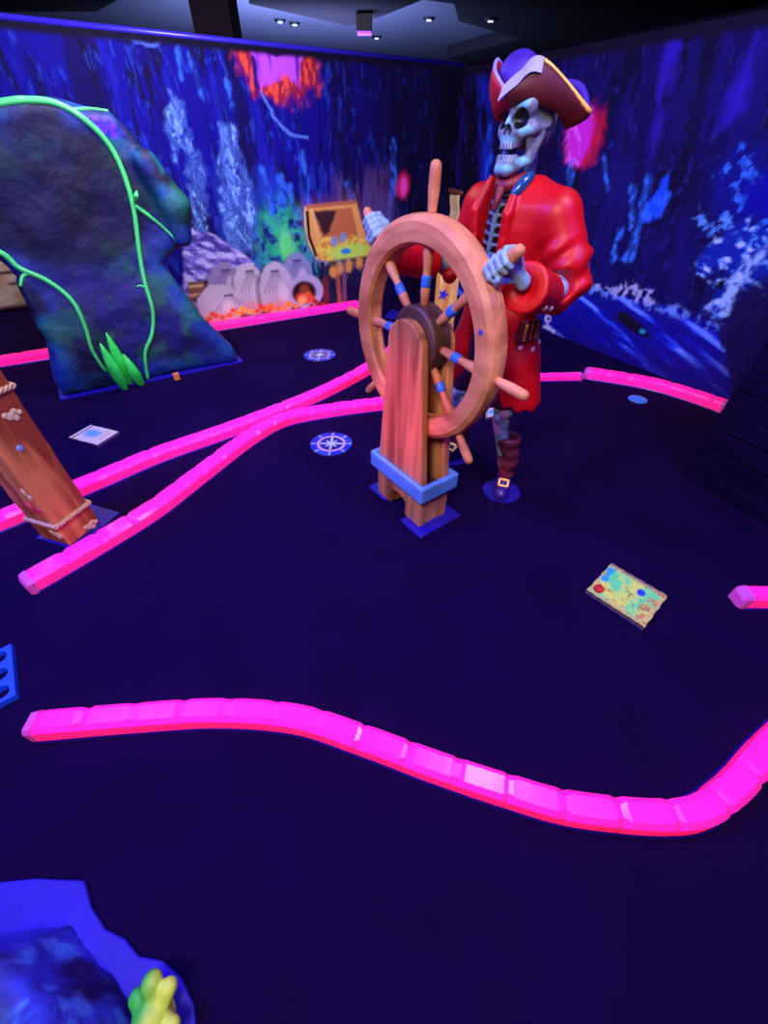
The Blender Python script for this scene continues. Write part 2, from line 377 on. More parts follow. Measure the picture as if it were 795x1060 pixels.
    p.over(m2, (190, 80, 250)); p.over(m2*ss(0.52, 0.62, fbm(S*26, Z*1.5, 0*S, 4, 3))*0.85, (90, 20, 160))
    for P in ([(2.31, 2.293), (2.283, 2.249), (2.205, 2.224), (2.1, 2.243), (2.025, 2.301)], [(2.422, 2.182), (2.424, 2.001)]): p.over(p.line(P, 0.022, 0.008, 0.03, 14), (40, 10, 110))
    for P in ([(3.448, 2.234), (3.372, 2.209), (3.24, 2.213), (3.112, 2.258)], [(2.393, 1.971), (2.3, 1.81), (2.153, 1.674), (1.965, 1.662)]): p.over(p.line(P, 0.012, 0.006, 0.04, 14)*0.8, (90, 130, 230))
    p.over(p.e((0.775, 1.236), (0.09, 0.13), 0, 0.4, 0.5, 9), (225, 30, 90)); p.over(p.e((0.761, 1.236), (0.045, 0.09), 0, 0.4), (255, 80, 190))
    # brown haze of rock round the chest
    p.over(p.poly([(1.698, 1.325), (1.009, 1.4), (0.83, 0.832), (1.071, 0.311), (1.97, 0.453)], 0.12, 0.15)*0.6*ss(0.3, 0.6, n2), (105, 70, 110))
    # open treasure chest
    out = [(2.065, 1.08), (1.416, 1.1), (1.346, 0.89), (1.188, 0.511), (1.773, 0.456), (1.957, 0.576), (2.071, 0.856)]
    p.over(p.poly([(a, b) for a, b in out], 0.16)*.45, (190, 110, 70)); p.over(p.poly(out, 0.012), (240, 172, 84))
    p.over(p.poly([(1.988, 1.042), (1.483, 1.057), (1.393, 0.715), (1.843, 0.687)], 0.01), (200, 118, 66))
    p.over(p.poly([(1.976, 1.041), (1.672, 1.046), (1.79, 0.839), (1.858, 0.786)], 0.02, 0.05, 12), (60, 34, 40))
    p.over(p.line([(2.065, 1.08), (2.085, 0.93), (2.062, 0.742), (1.982, 0.578)], 0.012), (240, 205, 130)); p.over(p.line([(2.047, 1.036), (2.053, 0.808), (1.99, 0.619)], 0.018), (26, 10, 20))
    p.over(p.line([(1.996, 1.069), (1.92, 0.673)], 0.025, 0.01), (240, 190, 110)); p.over(p.line([(1.443, 1.083), (1.366, 0.713)], 0.02, 0.01), (240, 180, 95)); p.over(p.line([(2.041, 1.088), (1.429, 1.11)], 0.018), (190, 110, 80))
    hp = p.poly([(1.983, 0.678), (1.871, 0.787), (1.684, 0.735), (1.523, 0.793), (1.311, 0.71), (1.188, 0.522), (1.773, 0.456)], 0.02, 0.1, 18)
    p.over(hp, (255, 222, 80)); p.over(hp*ss(0.5, 0.6, fbm(S*30, Z*30, 0*S, 2)), (215, 140, 60)); p.over(p.e((1.533, 0.613), (0.28, 0.09), 0, 0.4, 0.4, 12), (200, 255, 90)); p.over(p.e((1.586, 0.627), (0.07, 0.03), 0, 0.3), (40, 150, 210))
    for q in ((1.736, 0.739), (1.616, 0.77)): p.over(p.e(q, (0.05, 0.05), 0, 0.3, 0.4, 20), (150, 160, 190))
    # below the chest: posts and hanging coins
    m = p.poly([(1.986, 0.538), (1.028, 0.563), (0.927, -0.105), (2.022, -0.007)], 0.02); p.over(m*0.9, (26, 10, 50))
    p.over(m*ss(0.62, 0.68, fbm(S*40, Z*9, 0*S+7, 1, 3))*0.9*ss(0.25, 0.6, Z), (150, 170, 235))
    for a, b, w_, cc in (((1.72, 0.451), (1.711, 0.022), .03, (170, 90, 70)), ((1.627, 0.421), (1.64, 0.013), .03, (120, 80, 110)), ((1.89, 0.339), (1.906, 0.048), .04, (120, 40, 50))): p.over(p.line([a, b], w_, 0.01), cc)
    for q in ((1.777, 0.414), (1.68, 0.447), (1.555, 0.468), (1.402, 0.486)): p.over(p.e(q, (0.05, 0.07), 0, 0.4, 0.7, 20), (235, 160, 80))
    # barrel and sacks
    m = p.poly([(3.514, 0.49), (3.249, 0.481), (3.275, 0.307), (3.557, 0.282)], 0.01); p.over(m, (130, 90, 70)); 
    for a, b in (((3.508, 0.442), (3.259, 0.443)), ((3.524, 0.357), (3.27, 0.366))): p.over(p.line([a, b], 0.012), (215, 180, 130))
    p.over(m*ss(0.6, 0.66, fbm(S*22, Z*1, 0*S+7, 1, 2)), (60, 40, 50))
    def sack(c, r, neck, tint=(196, 190, 215)):
        body = np.maximum(p.e(c, r, 0, 0.06, 0.22, 7), p.e((c[0], c[1]-r[1]*.3), (r[0]*1.06, r[1]*.72), 0, 0.06, 0.2, 8)); nx, nz = neck
        p.over(p.e((c[0]+r[0]*0.15, c[1]-r[1]*0.2), (r[0]*1.15, r[1]*1.1), 0, 0.1)*0.6, (30, 20, 70))
        p.over(body, tint); p.over(p.poly([(nx-0.07, nz+0.05), (nx+0.07, nz+0.05), (nx+0.035, nz-0.03), (nx+0.1, nz-0.12), (nx-0.1, nz-0.12), (nx-0.035, nz-0.03)], 0.01), tint)
        p.over(p.line([(nx-0.045, nz-0.025), (nx+0.045, nz-0.025)], 0.009), (60, 50, 90))
        for k in range(-3, 4): p.over(p.line([(nx+k*0.01, nz-0.03), (nx+k*r[0]*0.26, nz-0.03-r[1]*0.75)], 0.005, 0.005)*body*0.7, (95, 80, 130))
        p.over(p.e((c[0]-r[0]*0.35, c[1]-r[1]*0.2), (r[0]*0.3, r[1]*0.45), 0, 0.6)*0.5, (250, 245, 255)); p.over(p.e((c[0]+r[0]*0.1, c[1]-r[1]*0.75), (r[0]*0.7, r[1]*0.3), 0, 0.6)*0.55, (225, 130, 110))
    sack((3.106, 0.456), (0.19, 0.17), (3.083, 0.587), (150, 140, 190)); sack((2.251, 0.439), (0.19, 0.22), (2.238, 0.609), (140, 150, 190))
    sack((2.844, 0.337), (0.19, 0.27), (2.819, 0.553)); sack((2.53, 0.312), (0.21, 0.28), (2.527, 0.526)); sack((3.23, 0.23), (0.25, 0.2), (3.114, 0.338))
    p.over(p.e((2.165, 0.238), (0.23, 0.19), 0, 0.08), (190, 185, 215)); p.over(p.e((2.192, 0.23), (0.16, 0.13), 0, 0.15), (50, 20, 30))
    for q, cc in (((2.25, 0.182), (225, 60, 50)), ((2.169, 0.206), (235, 120, 50)), ((2.123, 0.155), (240, 90, 60)), ((2.186, 0.273), (150, 70, 40)), ((2.229, 0.146), (255, 190, 110))): p.over(p.e(q, (0.06, 0.05), 0, 0.4, 0.4, 20), cc)
    for q, cc in (((3.075, 0.179), (235, 100, 60)), ((2.737, 0.177), (230, 80, 60)), ((2.393, 0.167), (245, 160, 70)), ((2.97, 0.186), (250, 190, 90)), ((2.628, 0.174), (240, 130, 60)), ((2.032, 0.144), (180, 50, 50)), ((3.313, 0.169), (220, 90, 60))): 
        for dx_, dz_ in ((0, 0), (-.07, -.03), (.08, -.025), (.03, .02)): p.over(p.e((q[0]+dx_, q[1]+dz_-.05), (0.035, 0.026), 0, 0.3, 0.4, 22), cc)
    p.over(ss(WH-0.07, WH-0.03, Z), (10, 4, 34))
    return p.c

def paint_right(S, Z):
    n = fbm(S*4+Z*1.2, Z*1.1, 0*S+3, 1, 5); n2 = fbm(S*10+Z*2.5, Z*2.2, 0*S+6, 3, 5); n3 = fbm(S*22, Z*18, 0*S+2, 0, 4); ridge = 1-np.abs(2*n2-1)
    base = mixc(L3((8, 2, 32)), L3((12, 3, 78)), ss(0.2, 1.6, S))
    p = Painter(S, Z, base)
    p.over(ss(0.46, 0.64, n)*0.8, (8, 2, 36)); p.over(ss(0.52, 0.68, n2)*.35, (26, 22, 130)); p.over(ss(0.88, 0.99, ridge)*ss(0.5, 0.65, n3)*0.35, (45, 50, 170))
    for P, cc in (([(2.376, 2.265), (2.516, 2.249), (2.576, 1.947), (2.615, 1.562), (2.523, 1.678)], (52, 30, 190)), ([(2.992, 2.225), (3.114, 2.209), (3.165, 1.819), (3.07, 1.734)], (52, 30, 190)), ([(0.254, 2.163), (0.416, 2.151), (0.656, 1.452), (0.555, 1.184)], (20, 40, 190))):
        p.over(p.poly(P, 0.06, 0.12)*0.7*ss(0.35, 0.6, n2), cc)
    p.over(p.line([(0.539, 1.697), (0.628, 1.493), (0.653, 1.279)], .06, 0.03, 0.1)*0.8*ss(0.4, 0.6, n3), (30, 90, 240))
    # magenta burst
    m = p.e((1.87, 1.671), (0.20, 0.20), 0, 0.35, 1.0, 8); p.over(m*0.9, (215, 20, 60)); m = p.e((1.829, 1.665), (0.15, 0.16), 0.3, 0.35, 1.0, 10); p.over(m, (215, 40, 205)); p.over(m*ss(0.55, 0.62, fbm(S*14+Z*10, Z*3-S*5, 0*S, 2, 4))*0.7, (240, 110, 240))
    # blue crystal and cyan edge
    m = p.poly([(2.805, 1.435), (2.883, 1.298), (2.847, 1.165), (2.727, 1.133), (2.714, 1.253)], 0.02, 0.1, 12); p.over(m, (20, 80, 250)); p.over(m*ss(0.5, 0.6, n3)*0.6, (50, 130, 255))
    for P, wd in (([(2.655, 1.41), (2.686, 1.218), (2.726, 0.976), (2.721, 0.841)], .035), ([(2.534, 1.34), (2.631, 1.074)], .02), ([(2.533, 1.026), (2.573, 0.801)], .025), ([(1.813, 1.481), (1.861, 0.989)], .03), ([(2.141, 1.555), (2.274, 1.326)], .02)):
        p.over(p.line(P, wd, 0.02, 0.09, 12)*(0.3+0.7*ss(0.45, 0.6, n3)), (50, 120, 240))
    # sea cave on the right
    m = p.poly([(3.101, 1.514), (3.432, 1.67), (3.826, 1.204), (3.336, 1.151)], 0.06, 0.2); p.over(m*0.8, (14, 14, 130)); p.over(m*ss(0.55, 0.64, n3), (50, 120, 240))
    p.over(p.poly([(3.382, 1.415), (3.561, 1.55), (3.759, 1.268), (3.48, 1.243)], 0.04, 0.1), (8, 2, 150))
    m = p.poly([(3.167, 1.214), (3.376, 1.233), (3.453, 1.133), (3.269, 1.137)], 0.03, 0.2, 12); p.over(m*ss(0.45, 0.6, n3), (90, 160, 250))
    m = p.poly([(3.433, 1.131), (3.555, 1.192), (3.849, 1.261), (4.088, 0.869), (3.808, 0.81), (3.706, 0.613), (3.58, 0.634), (3.551, 0.893), (3.322, 0.818), (3.318, 0.975)], 0.03, 0.2, 10)
    t = fbm(S*14+Z*16, Z*20-S*6, 0*S+1, 5, 4); p.over(m*0.85, (16, 40, 170)); p.over(m*ss(0.48, 0.58, t), (80, 150, 240)); p.over(m*ss(0.60, 0.66, t), (190, 215, 250))
    p.over(p.poly([(3.658, 0.779), (4.006, 1.003), (4.608, 0.213), (3.717, -0.192), (3.745, 0.474)], 0.06, 0.15)*0.85, (20, 8, 70))
    for P in ([(3.742, 1.038), (3.696, 0.887), (3.693, 0.61)], [(3.678, 0.979), (3.665, 0.78), (3.653, 0.6)]): p.over(p.line(P, 0.03, 0.015, 0.08, 11)*ss(0.35, 0.55, n3), (150, 200, 245))
    # the sea
    sea = [(0.157, 0.505), (1.589, 0.366), (2.187, 0.49), (2.546, 0.511), (2.852, 0.56), (3.244, 0.553), (3.7, 0.515), (3.828, 0.367), (4.169, -0.076), (0.323, -0.311)]
    m = p.poly(sea, 0.02, 0.08, 9); wv = fbm(S*2.2+Z*1.3, Z*15+S*4, 0*S+4, 2, 5)
    p.over(m, (16, 16, 170)); p.over(m*ss(0.56, 0.42, wv)*0.75, (12, 6, 120)); p.over(m*ss(0.54, 0.62, wv)*0.75, (44, 84, 245)); p.over(m*ss(0.63, 0.70, wv)*0.75, (110, 165, 255)); cr_ = p.line([(1.782, 0.465), (2.301, 0.522), (2.859, 0.545), (3.338, 0.544), (3.707, 0.502)], .035, .03, .08, 10); p.over(cr_*ss(.4, .6, n3)*.8, (120, 170, 255))
    low = p.poly([(0.302, -0.208), (1.933, 0.047), (2.964, 0.086), (3.524, 0.181), (3.866, 0.299), (4.269, -0.118), (0.523, -1.299)], 0.09, 0.1); p.over(low*0.7, (24, 8, 110))
    m = p.poly([(2.496, 0.571), (2.721, 0.616), (2.796, 0.68), (3.063, 0.654), (3.12, 0.539), (2.913, 0.541), (2.763, 0.524)], 0.02, 0.16, 14); p.over(m*ss(0.4, 0.55, n3), (165, 175, 220))
    p.over(p.poly([(2.814, 0.414), (2.917, 0.422), (3.139, 0.342), (3.236, 0.265), (3.037, 0.277), (2.823, 0.345)], 0.012), (18, 10, 40)); p.over(p.e((3.124, 0.311), (0.03, 0.02), 0, 0.3), (40, 160, 190))
    m = p.poly([(2.043, 0.786), (2.271, 0.77), (2.394, 0.532), (2.025, 0.389), (1.957, 0.566)], 0.03, 0.2, 12); p.over(m, (26, 90, 230))
    # small pale skeleton fish in the surf
    p.over(p.e((2.007, 0.131), (0.05, 0.045), 0, 0.15), (190, 200, 215)); p.over(p.e((2.02, 0.134), (0.02, 0.018), 0, 0.2), (20, 10, 60))
    for P in ([(2.015, 0.069), (2.137, 0.018)], [(1.981, 0.038), (2.146, 0.031)], [(2.018, 0.258), (2.002, 0.182)]): p.over(p.line(P, 0.014, 0.006), (200, 205, 215))
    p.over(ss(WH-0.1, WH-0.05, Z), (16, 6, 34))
    return p.c
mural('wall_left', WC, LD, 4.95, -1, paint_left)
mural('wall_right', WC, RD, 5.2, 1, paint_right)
# glossy rails capping the printed walls
rail_m = mat('blue_rail', (50, 40, 190), rough=0.3, spec=0.6)
rail_k = mat('black_rail', (8, 4, 20), rough=0.9, spec=0.05)
def rail(name, d, L, nrm, m, r=0.022):
    bm = bmesh.new(); a = WC+nrm*0.045+Vector((0, 0, WH+r*0.7)); lathe(bm, a, a+d*L, [(0, r), (1, r)], 14)
    tag(obj(name, bm, m, smooth=True), kind='structure')
rail('trim_5', LD, 4.95, Vector((LD.y, -LD.x, 0))*1.0, rail_m)
rail('trim_6', RD, 5.2, Vector((-RD.y, RD.x, 0)), rail_k, 0.014)
# small ceiling fittings
lamp_g = mat('lamp_glow', (255, 250, 240), emit=(1, 0.9, 0.85), es=0.8)
fit_m = mat('fitting_black', (22, 16, 30), rough=0.5)
for i, (x, y, w_) in enumerate(((0.771, 11.931)+('on the pale ceiling right of the violet lamp',), (-0.254, 13.724)+('lowest in the picture, right under the violet lamp',), (-1.865, 12.443)+('right one of the close pair above the left mural',), (-2.106, 12.2)+('left one of the close pair above the left mural',), (0.242, 9.507)+('at the very top edge of the picture',), (1.73, 10.619)+('alone in the dark ceiling above the hat',))):
    z = 3.4 if i < 4 else 3.2
    r = empty('ceiling_spot', (x, y, z), 0, 'small round ceiling light, '+w_, 'ceiling light', 'recessed ceiling lights')
    bm = bmesh.new(); lathe(bm, (0, 0, -0.002), (0, 0, -0.03), [(0, 0.12), (1, 0.09)]); obj('housing', bm, fit_m, r)
    bm = bmesh.new(); lathe(bm, (0, 0, -0.03), (0, 0, -0.04), [(0, 0.05), (1, 0.045)]); obj('lens', bm, lamp_g, r)
x, y = (-0.375, 9.744)
r = empty('blacklight_lamp', (x, y, 3.12), 0, 'black hanging lamp with a glowing violet face under the soffit', 'lamp')
bm = bmesh.new(); box(bm, (-0.12, -0.1, -0.2), (0.12, 0.1, -0.02)); lathe(bm, (0, 0, -0.04), (0, 0, 0.0), [(0, 0.03), (1, 0.03)], 8); obj('housing', bm, fit_m, r, bevel=0.01)
bm = bmesh.new(); box(bm, (-0.11, -0.09, -0.225), (0.11, 0.09, -0.201)); obj('lens', bm, mat('violet_glow', (150, 60, 255), emit=(0.35, 0.06, 1), es=1.6), r)

# ================================================================ FLUORESCENT FOAM BORDERS
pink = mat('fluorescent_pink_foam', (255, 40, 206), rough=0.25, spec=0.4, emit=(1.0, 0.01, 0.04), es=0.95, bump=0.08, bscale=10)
pink_end = mat('worn_pink_end', (200, 90, 210), rough=0.5, emit=(0.9, 0.02, 0.12), es=0.22)
tape_m = mat('blue_hem_tape', (40, 16, 150), rough=0.3)
def border(path, label, wd=0.085, h=0.08, ends=(True, True), seed=0):
    r = empty('course_border', (path[0][0], path[0][1], 0), 0, label, 'border', 'pink fluorescent course borders')
    o = Vector((path[0][0], path[0][1], 0)); P = smooth_path([(x, y, 0) for x, y in path], 16)
    rnd = random.Random(seed); rings = []; acc = 0; nxt = 0.0
    bm = bmesh.new(); dents = 0
    for i, p in enumerate(P):
        d = (P[min(i+1, len(P)-1)]-P[max(i-1, 0)]).normalized(); nrm = Vector((-d.y, d.x, 0))
        if i: acc += (P[i]-P[i-1]).length
        ph = acc/0.17; k = abs((ph % 1)-0.5)*2; dent = max(0, k-0.8)/0.2
        hh = h*(1-0.05*dent); ww = wd/2*(1-0.07*dent)
        c = 0.016+0.008*dent
        prof = [(-ww-0.002, 0.0), (-ww-0.002, 0.012), (-ww, hh-c), (-ww+c, hh), (ww-c, hh), (ww, hh-c), (ww+0.002, 0.012), (ww+0.002, 0.0)]
        rings.append([bm.verts.new(p-o+nrm*a+Vector((0, 0, b))) for a, b in prof])
    for i in range(len(rings)-1):
        for k in range(8): bm.faces.new((rings[i][k], rings[i][(k+1) % 8], rings[i+1][(k+1) % 8], rings[i+1][k]))
    bm.faces.new(rings[0]); bm.faces.new(rings[-1]); obj('foam_log', bm, pink, r, smooth=False)
    for (p, q, use) in ((P[0], P[1], ends[0]), (P[-1], P[-2], ends[1])):
        if not use: continue
        d = (p-q).normalized(); a = p-o; nrm = Vector((-d.y, d.x, 0)); bm = bmesh.new(); R2 = []
        for t, s in ((-0.01, 1.03), (0.018, 0.96), (0.03, 0.7)):
            R2.append([bm.verts.new(a+d*t+nrm*u*s*wd/2+Vector((0, 0, max(0.0, v*h*(s if v > 0 else 1))))) for u, v in ((-1, 0), (-1, .8), (-.75, 1), (.75, 1), (1, .8), (1, 0))])
        for i in range(2):
            for k in range(6): bm.faces.new((R2[i][k], R2[i][(k+1) % 6], R2[i+1][(k+1) % 6], R2[i+1][k]))
        bm.faces.new(R2[0]); bm.faces.new(R2[-1]); e = obj('end_cap', bm, pink_end, r); e['label'] = 'duller violet pink end cap'
    # glossy blue tape strip along the foot of both sides
    bm = bmesh.new()
    for s in (-1, 1):
        prev = None
        for i, p in enumerate(P):
            d = (P[min(i+1, len(P)-1)]-P[max(i-1, 0)]).normalized(); nrm = Vector((-d.y, d.x, 0))
            cur = [bm.verts.new(p-o+nrm*s*(wd/2+0.0025)+Vector((0, 0, 0.011))), bm.verts.new(p-o+nrm*s*(wd/2+0.008)+Vector((0, 0, 0.0015)))]
            if prev: bm.faces.new((prev[0], prev[1], cur[1], cur[0]))
            prev = cur
    t = obj('hem_tape', bm, tape_m, r); t['label'] = 'shiny blue tape at the foot'
    return r
border([(-1.25, .545), (-.92, .575), (-.6, .595), (-.31, .575), (-.06, .505), (.17, .43), (.41, .36), (.63, .31), (.95, .295), (1.14, .36), (1.36, .49), (1.6, .62)], 'long wavy bright pink border across the foreground floor, nearest the viewer', seed=1)
border([(1.70, 1.14), (1.82, 1.14), (2.3, 1.14)], 'short pink border end poking in at the right edge beside the dark deck box', seed=2)
border([(-1.70, 1.19), (-1.5, 1.46), (-1.33, 1.72), (-1.18, 2.05), (-.98, 2.48), (-.77, 2.76), (-.4, 2.92), (-.02, 3.03)], 'pink border curving from beside the wooden piling towards the wheel stand, passing the near compass', wd=0.11, seed=3)
border([(-2.4, 1.4), (-2.14, 1.62), (-1.82, 1.96), (-1.55, 2.26), (-1.21, 2.55), (-.88, 2.86), (-.52, 3.24), (-.16, 3.74), (.12, 4.3)], 'pink border running behind the wooden piling and on between the two compasses', wd=0.11, seed=4)
border([(-4.6, 3.3), (-3.75, 3.80), (-3.42, 4.0), (-2.14, 4.78), (-1.22, 5.33), (-.38, 5.81)], 'straight pink border along the foot of the treasure mural', wd=0.12, seed=5)
border([(.45, 3.50), (1.15, 3.56), (1.80, 3.60)], 'thin straight pink border behind the skeleton pirate', wd=0.06, h=0.07, seed=6)
border([(1.90, 3.67), (2.36, 3.47), (2.60, 3.26), (2.78, 3.04)], 'bent pink border beside the sea mural, ending at the dark deck box', wd=0.12, seed=7)

# ================================================================ SHIP'S WHEEL ON ITS STAND
ROT = -math.radians(53.13)
oak = wood('wheel_wood', (176, 98, 60), (228, 152, 104), scale=(3, 9, 9), bump=0.05)
oak_v = wood('board_wood', (140, 76, 50), (214, 142, 92), scale=(16, 6, 1.2), bump=0.12)
dark_oak = wood('dark_hub_wood', (62, 34, 34), (96, 58, 50), scale=(8, 8, 8))
blue_band = mat('blue_rubber', (92, 150, 230), rough=0.45, vary=0.12)
blue_plate = mat('blue_base_plate', (26, 14, 150), rough=0.5)
stripe = mat('blue_stripe', (50, 110, 230), rough=0.4)
WO = (0.16, 1.84, 0)
st = empty('wheel_stand', WO, ROT, "wooden stand of the ship's wheel with a blue band round its foot", 'stand')
def board_poly():
    P = [(-.2, 0), (-.072, 0)]
    P += [(-.004+.068*math.cos(a), .085+.035*math.sin(a)) for a in [math.pi-k*math.pi/8 for k in range(9)]]
    P += [(.064, 0), (.2, 0), (.2, .17), (.185, .30)]
    P += [(.118*math.cos(a), .945+.118*math.sin(a)) for a in [k*math.pi/16 for k in range(17)]]
    P += [(-.185, .30), (-.2, .17)]
    return P
for y in (-.1, .055):
    bm = bmesh.new(); prism(bm, board_poly(), Matrix.Translation((0, y, 0)), .045); obj('board', bm, oak_v, st, bevel=.008)
bm = bmesh.new()
for x0, x1 in ((-.195, -.075), (.067, .195)): box(bm, (x0, -.055, 0.0), (x1, .055, .2))
obj('foot_block', bm, oak_v, st)
bm = bmesh.new(); box(bm, (-.195, -.055, .17), (.195, .055, .24)); obj('cross_block', bm, dark_oak, st)
bm = bmesh.new()
o_, i_ = (.232, .132), (.198, .0985)
for z0, z1 in ((.205, .305),):
    A = [(-o_[0], -o_[1]), (o_[0], -o_[1]), (o_[0], o_[1]), (-o_[0], o_[1])]; B = [(-i_[0], -i_[1]), (i_[0], -i_[1]), (i_[0], i_[1]), (-i_[0], i_[1])]
    va = [[bm.verts.new((x, y, z)) for x, y in Q] for z in (z0, z1) for Q in (A, B)]
    for k in range(4):
        j = (k+1) % 4
        bm.faces.new((va[0][k], va[0][j], va[2][j], va[2][k])); bm.faces.new((va[1][k], va[1][j], va[3][j], va[3][k]))
        bm.faces.new((va[2][k], va[2][j], va[3][j], va[3][k])); bm.faces.new((va[0][k], va[0][j], va[1][j], va[1][k]))
obj('blue_band', bm, blue_band, st, bevel=.012)
for lo, hi in (((-.27, -.12, .001), (-.1, .12, .008)), ((.09, -.15, .001), (.27, .16, .008))):
    bm = bmesh.new(); box(bm, lo, hi); e = obj('base_plate', bm, blue_plate, st)
ax = bmesh.new(); lathe(ax, (0, -.09, .96), (0, .09, .96), [(0, .035), (1, .035)], 20); obj('axle', ax, dark_oak, st, smooth=False)

HZ = .968
wh = empty('ship_wheel', (WO[0], WO[1], HZ), ROT, "large pale wooden ship's wheel with eight handles and blue striped spokes", 'wheel')
bm = bmesh.new(); N = 96
prof = [(.352, -.03), (.362, -.046), (.40, -.052), (.428, -.05), (.448, -.034), (.452, -.01), (.452, .01), (.448, .034), (.428, .05), (.40, .052), (.362, .046), (.352, .03)]
rg = [[bm.verts.new((r*math.cos(a), y, r*math.sin(a))) for r, y in prof] for a in [k*2*math.pi/N for k in range(N)]]
for i in range(N):
    for k in range(len(prof)): bm.faces.new((rg[i][k], rg[i][(k+1) % len(prof)], rg[(i+1) % N][(k+1) % len(prof)], rg[(i+1) % N][k]))
obj('rim', bm, oak, wh, smooth=False)
bm = bmesh.new(); lathe(bm, (0, -.052, 0), (0, .052, 0), [(0, .13), (.08, .142), (.92, .142), (1, .13)], 40); obj('hub', bm, dark_oak, wh)
pin_m = mat('wheel_pin_paint', (60, 60, 190), rough=0.5)
for k in range(8):
    a = math.radians((88.5, 42, -4, -49, -92, -136, 182, 134)[k]); c, s = math.cos(a), math.sin(a)
    q = lambda r: (r*c, 0, r*s)
    bm = bmesh.new(); lathe(bm, q(.12), q(.37), [(0, .017), (.12, .017), (.3, .021), (.42, .016), (.6, .0165), (.8, .022), (1, .02)], 14); sp = obj('spoke', bm, oak, wh, smooth=True)
    bm = bmesh.new(); lathe(bm, q(.205), q(.25), [(0, .0185), (.2, .0205), (.8, .0205), (1, .0185)], 14); e = obj('stripe', bm, stripe, sp, smooth=True); e['label'] = 'blue painted stripe'
    bm = bmesh.new(); lathe(bm, q(.44), q(.60), [(0, .014), (.15, .017), (.5, .0215), (.85, .021), (.95, .018), (1, .008)], 14); obj('handle', bm, oak, wh, smooth=True)
for a, r in ((20, .40),):
    a = math.radians(a); bm = bmesh.new(); cx, cz = r*math.cos(a), r*math.sin(a)
    P = [(cx+(.014 if k % 2 == 0 else .006)*math.cos(k*math.pi/5), cz+(.014 if k % 2 == 0 else .006)*math.sin(k*math.pi/5)) for k in range(10)]
    prism(bm, P, Matrix.Translation((0, -.055, 0)), .004); e = obj('star_sticker', bm, pin_m, wh); e['label'] = 'tiny blue star sticker'

# ================================================================ SKELETON PIRATE (statue)
PR = empty('skeleton_pirate', (0.56, 2.14, 0), ROT, "grinning skeleton pirate figure in a red coat and tricorne hat gripping the ship's wheel", 'pirate figure')
BONE = L3((138, 172, 196)); BONE2 = L3((112, 122, 140)); DARK = L3((10, 8, 16))
def solid(v, c): return np.tile(c, (len(v), 1))
parts = []
# --- skull
HC = (0.0, -.035, 1.665)
def skull(P):
    x, y, z = P[0]-HC[0], P[1]-HC[1], P[2]-HC[2]; X = np.abs(x); Q = (X, y, z)
    d = ell((x, y, z), (0, .02, .045), (.082, .108, .09)); d = smin(d, ell((x, y, z), (0, .04, -.015), (.074, .075, .065)), .03)
    d = smin(d, ell(Q, (.035, -.068, .045), (.045, .03, .035)), .025)          # brow
    d = smin(d, cap(Q, (.035, -.09, -.022), (.074, -.045, -.012), .02, .017), .02)   # cheekbone
    d = smin(d, cap(Q, (.074, -.045, -.012), (.08, .02, .0), .015, .012), .015)
    d = smin(d, ell((x, y, z), (0, -.072, -.04), (.042, .04, .042)), .025)     # upper jaw
    d = smin(d, cap((x, y, z), (0, -.098, .02), (0, -.118, -.012), .012, .012), .012)  # nose bridge
    jaw = cap(Q, (.07, .0, -.03), (.056, -.025, -.098), .017, .017); jaw = smin(jaw, cap(Q, (.056, -.025, -.098), (.016, -.098, -.132), .018, .023), .015)
    jaw = smin(jaw, cap(Q, (.0, -.1, -.118), (.035, -.085, -.1), .020, .016), .02)
    d = smin(d, jaw, .008)
    d = smax(d, -ell(Q, (.040, -.108, .012), (.032, .036, .029)), .008)         # eye sockets
    d = smax(d, -ell(Q, (.010, -.125, -.018), (.011, .02, .018)), .005)         # nose
    d = smax(d, -rbox((x, y, z), (0, -.11, -.079), (.036, .045, .008), .006), .006)  # open mouth
    d = smax(d, -ell(Q, (.092, -.015, .02), (.018, .035, .025)), .02)             # temple hollow
    d = smin(d, ell(Q, (.055, -.018, -.045), (.017, .035, .045)), .012)          # cheek
    tx = np.abs(((x/.0105) % 1)-.5)*.0105
    for zc in (-.063, -.096):
        r = .006; yy = -.108+x*x*14
        th = rbox((tx, y-yy, z-zc), (0, 0, 0), (.0042, .009, .0115), .003); th = np.maximum(th, X-.034); d = smin(d, th, .002)
    return d
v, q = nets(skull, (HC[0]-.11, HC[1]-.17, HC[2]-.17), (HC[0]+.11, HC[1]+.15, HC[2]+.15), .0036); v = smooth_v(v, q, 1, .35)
P = (np.abs(v[:, 0]-HC[0]), v[:, 1]-HC[1], v[:, 2]-HC[2])
soc = np.minimum(ell(P, (.040, -.100, .012), (.032, .038, .029)), ell(P, (.010, -.122, -.018), (.011, .022, .018)))
soc = np.minimum(soc, rbox(P, (0, -.095, -.079), (.036, .032, .008), .005))
n_ = fbm(v[:, 0]*30, v[:, 1]*30, v[:, 2]*30)
c = mixc(solid(v, BONE2*.62), solid(v, BONE2*1.05), ss(.35, .65, n_))
teeth = ((np.abs(P[2]+.063) < .011) | (np.abs(P[2]+.096) < .011)) & (P[0] < .036) & (P[1] < -.085)
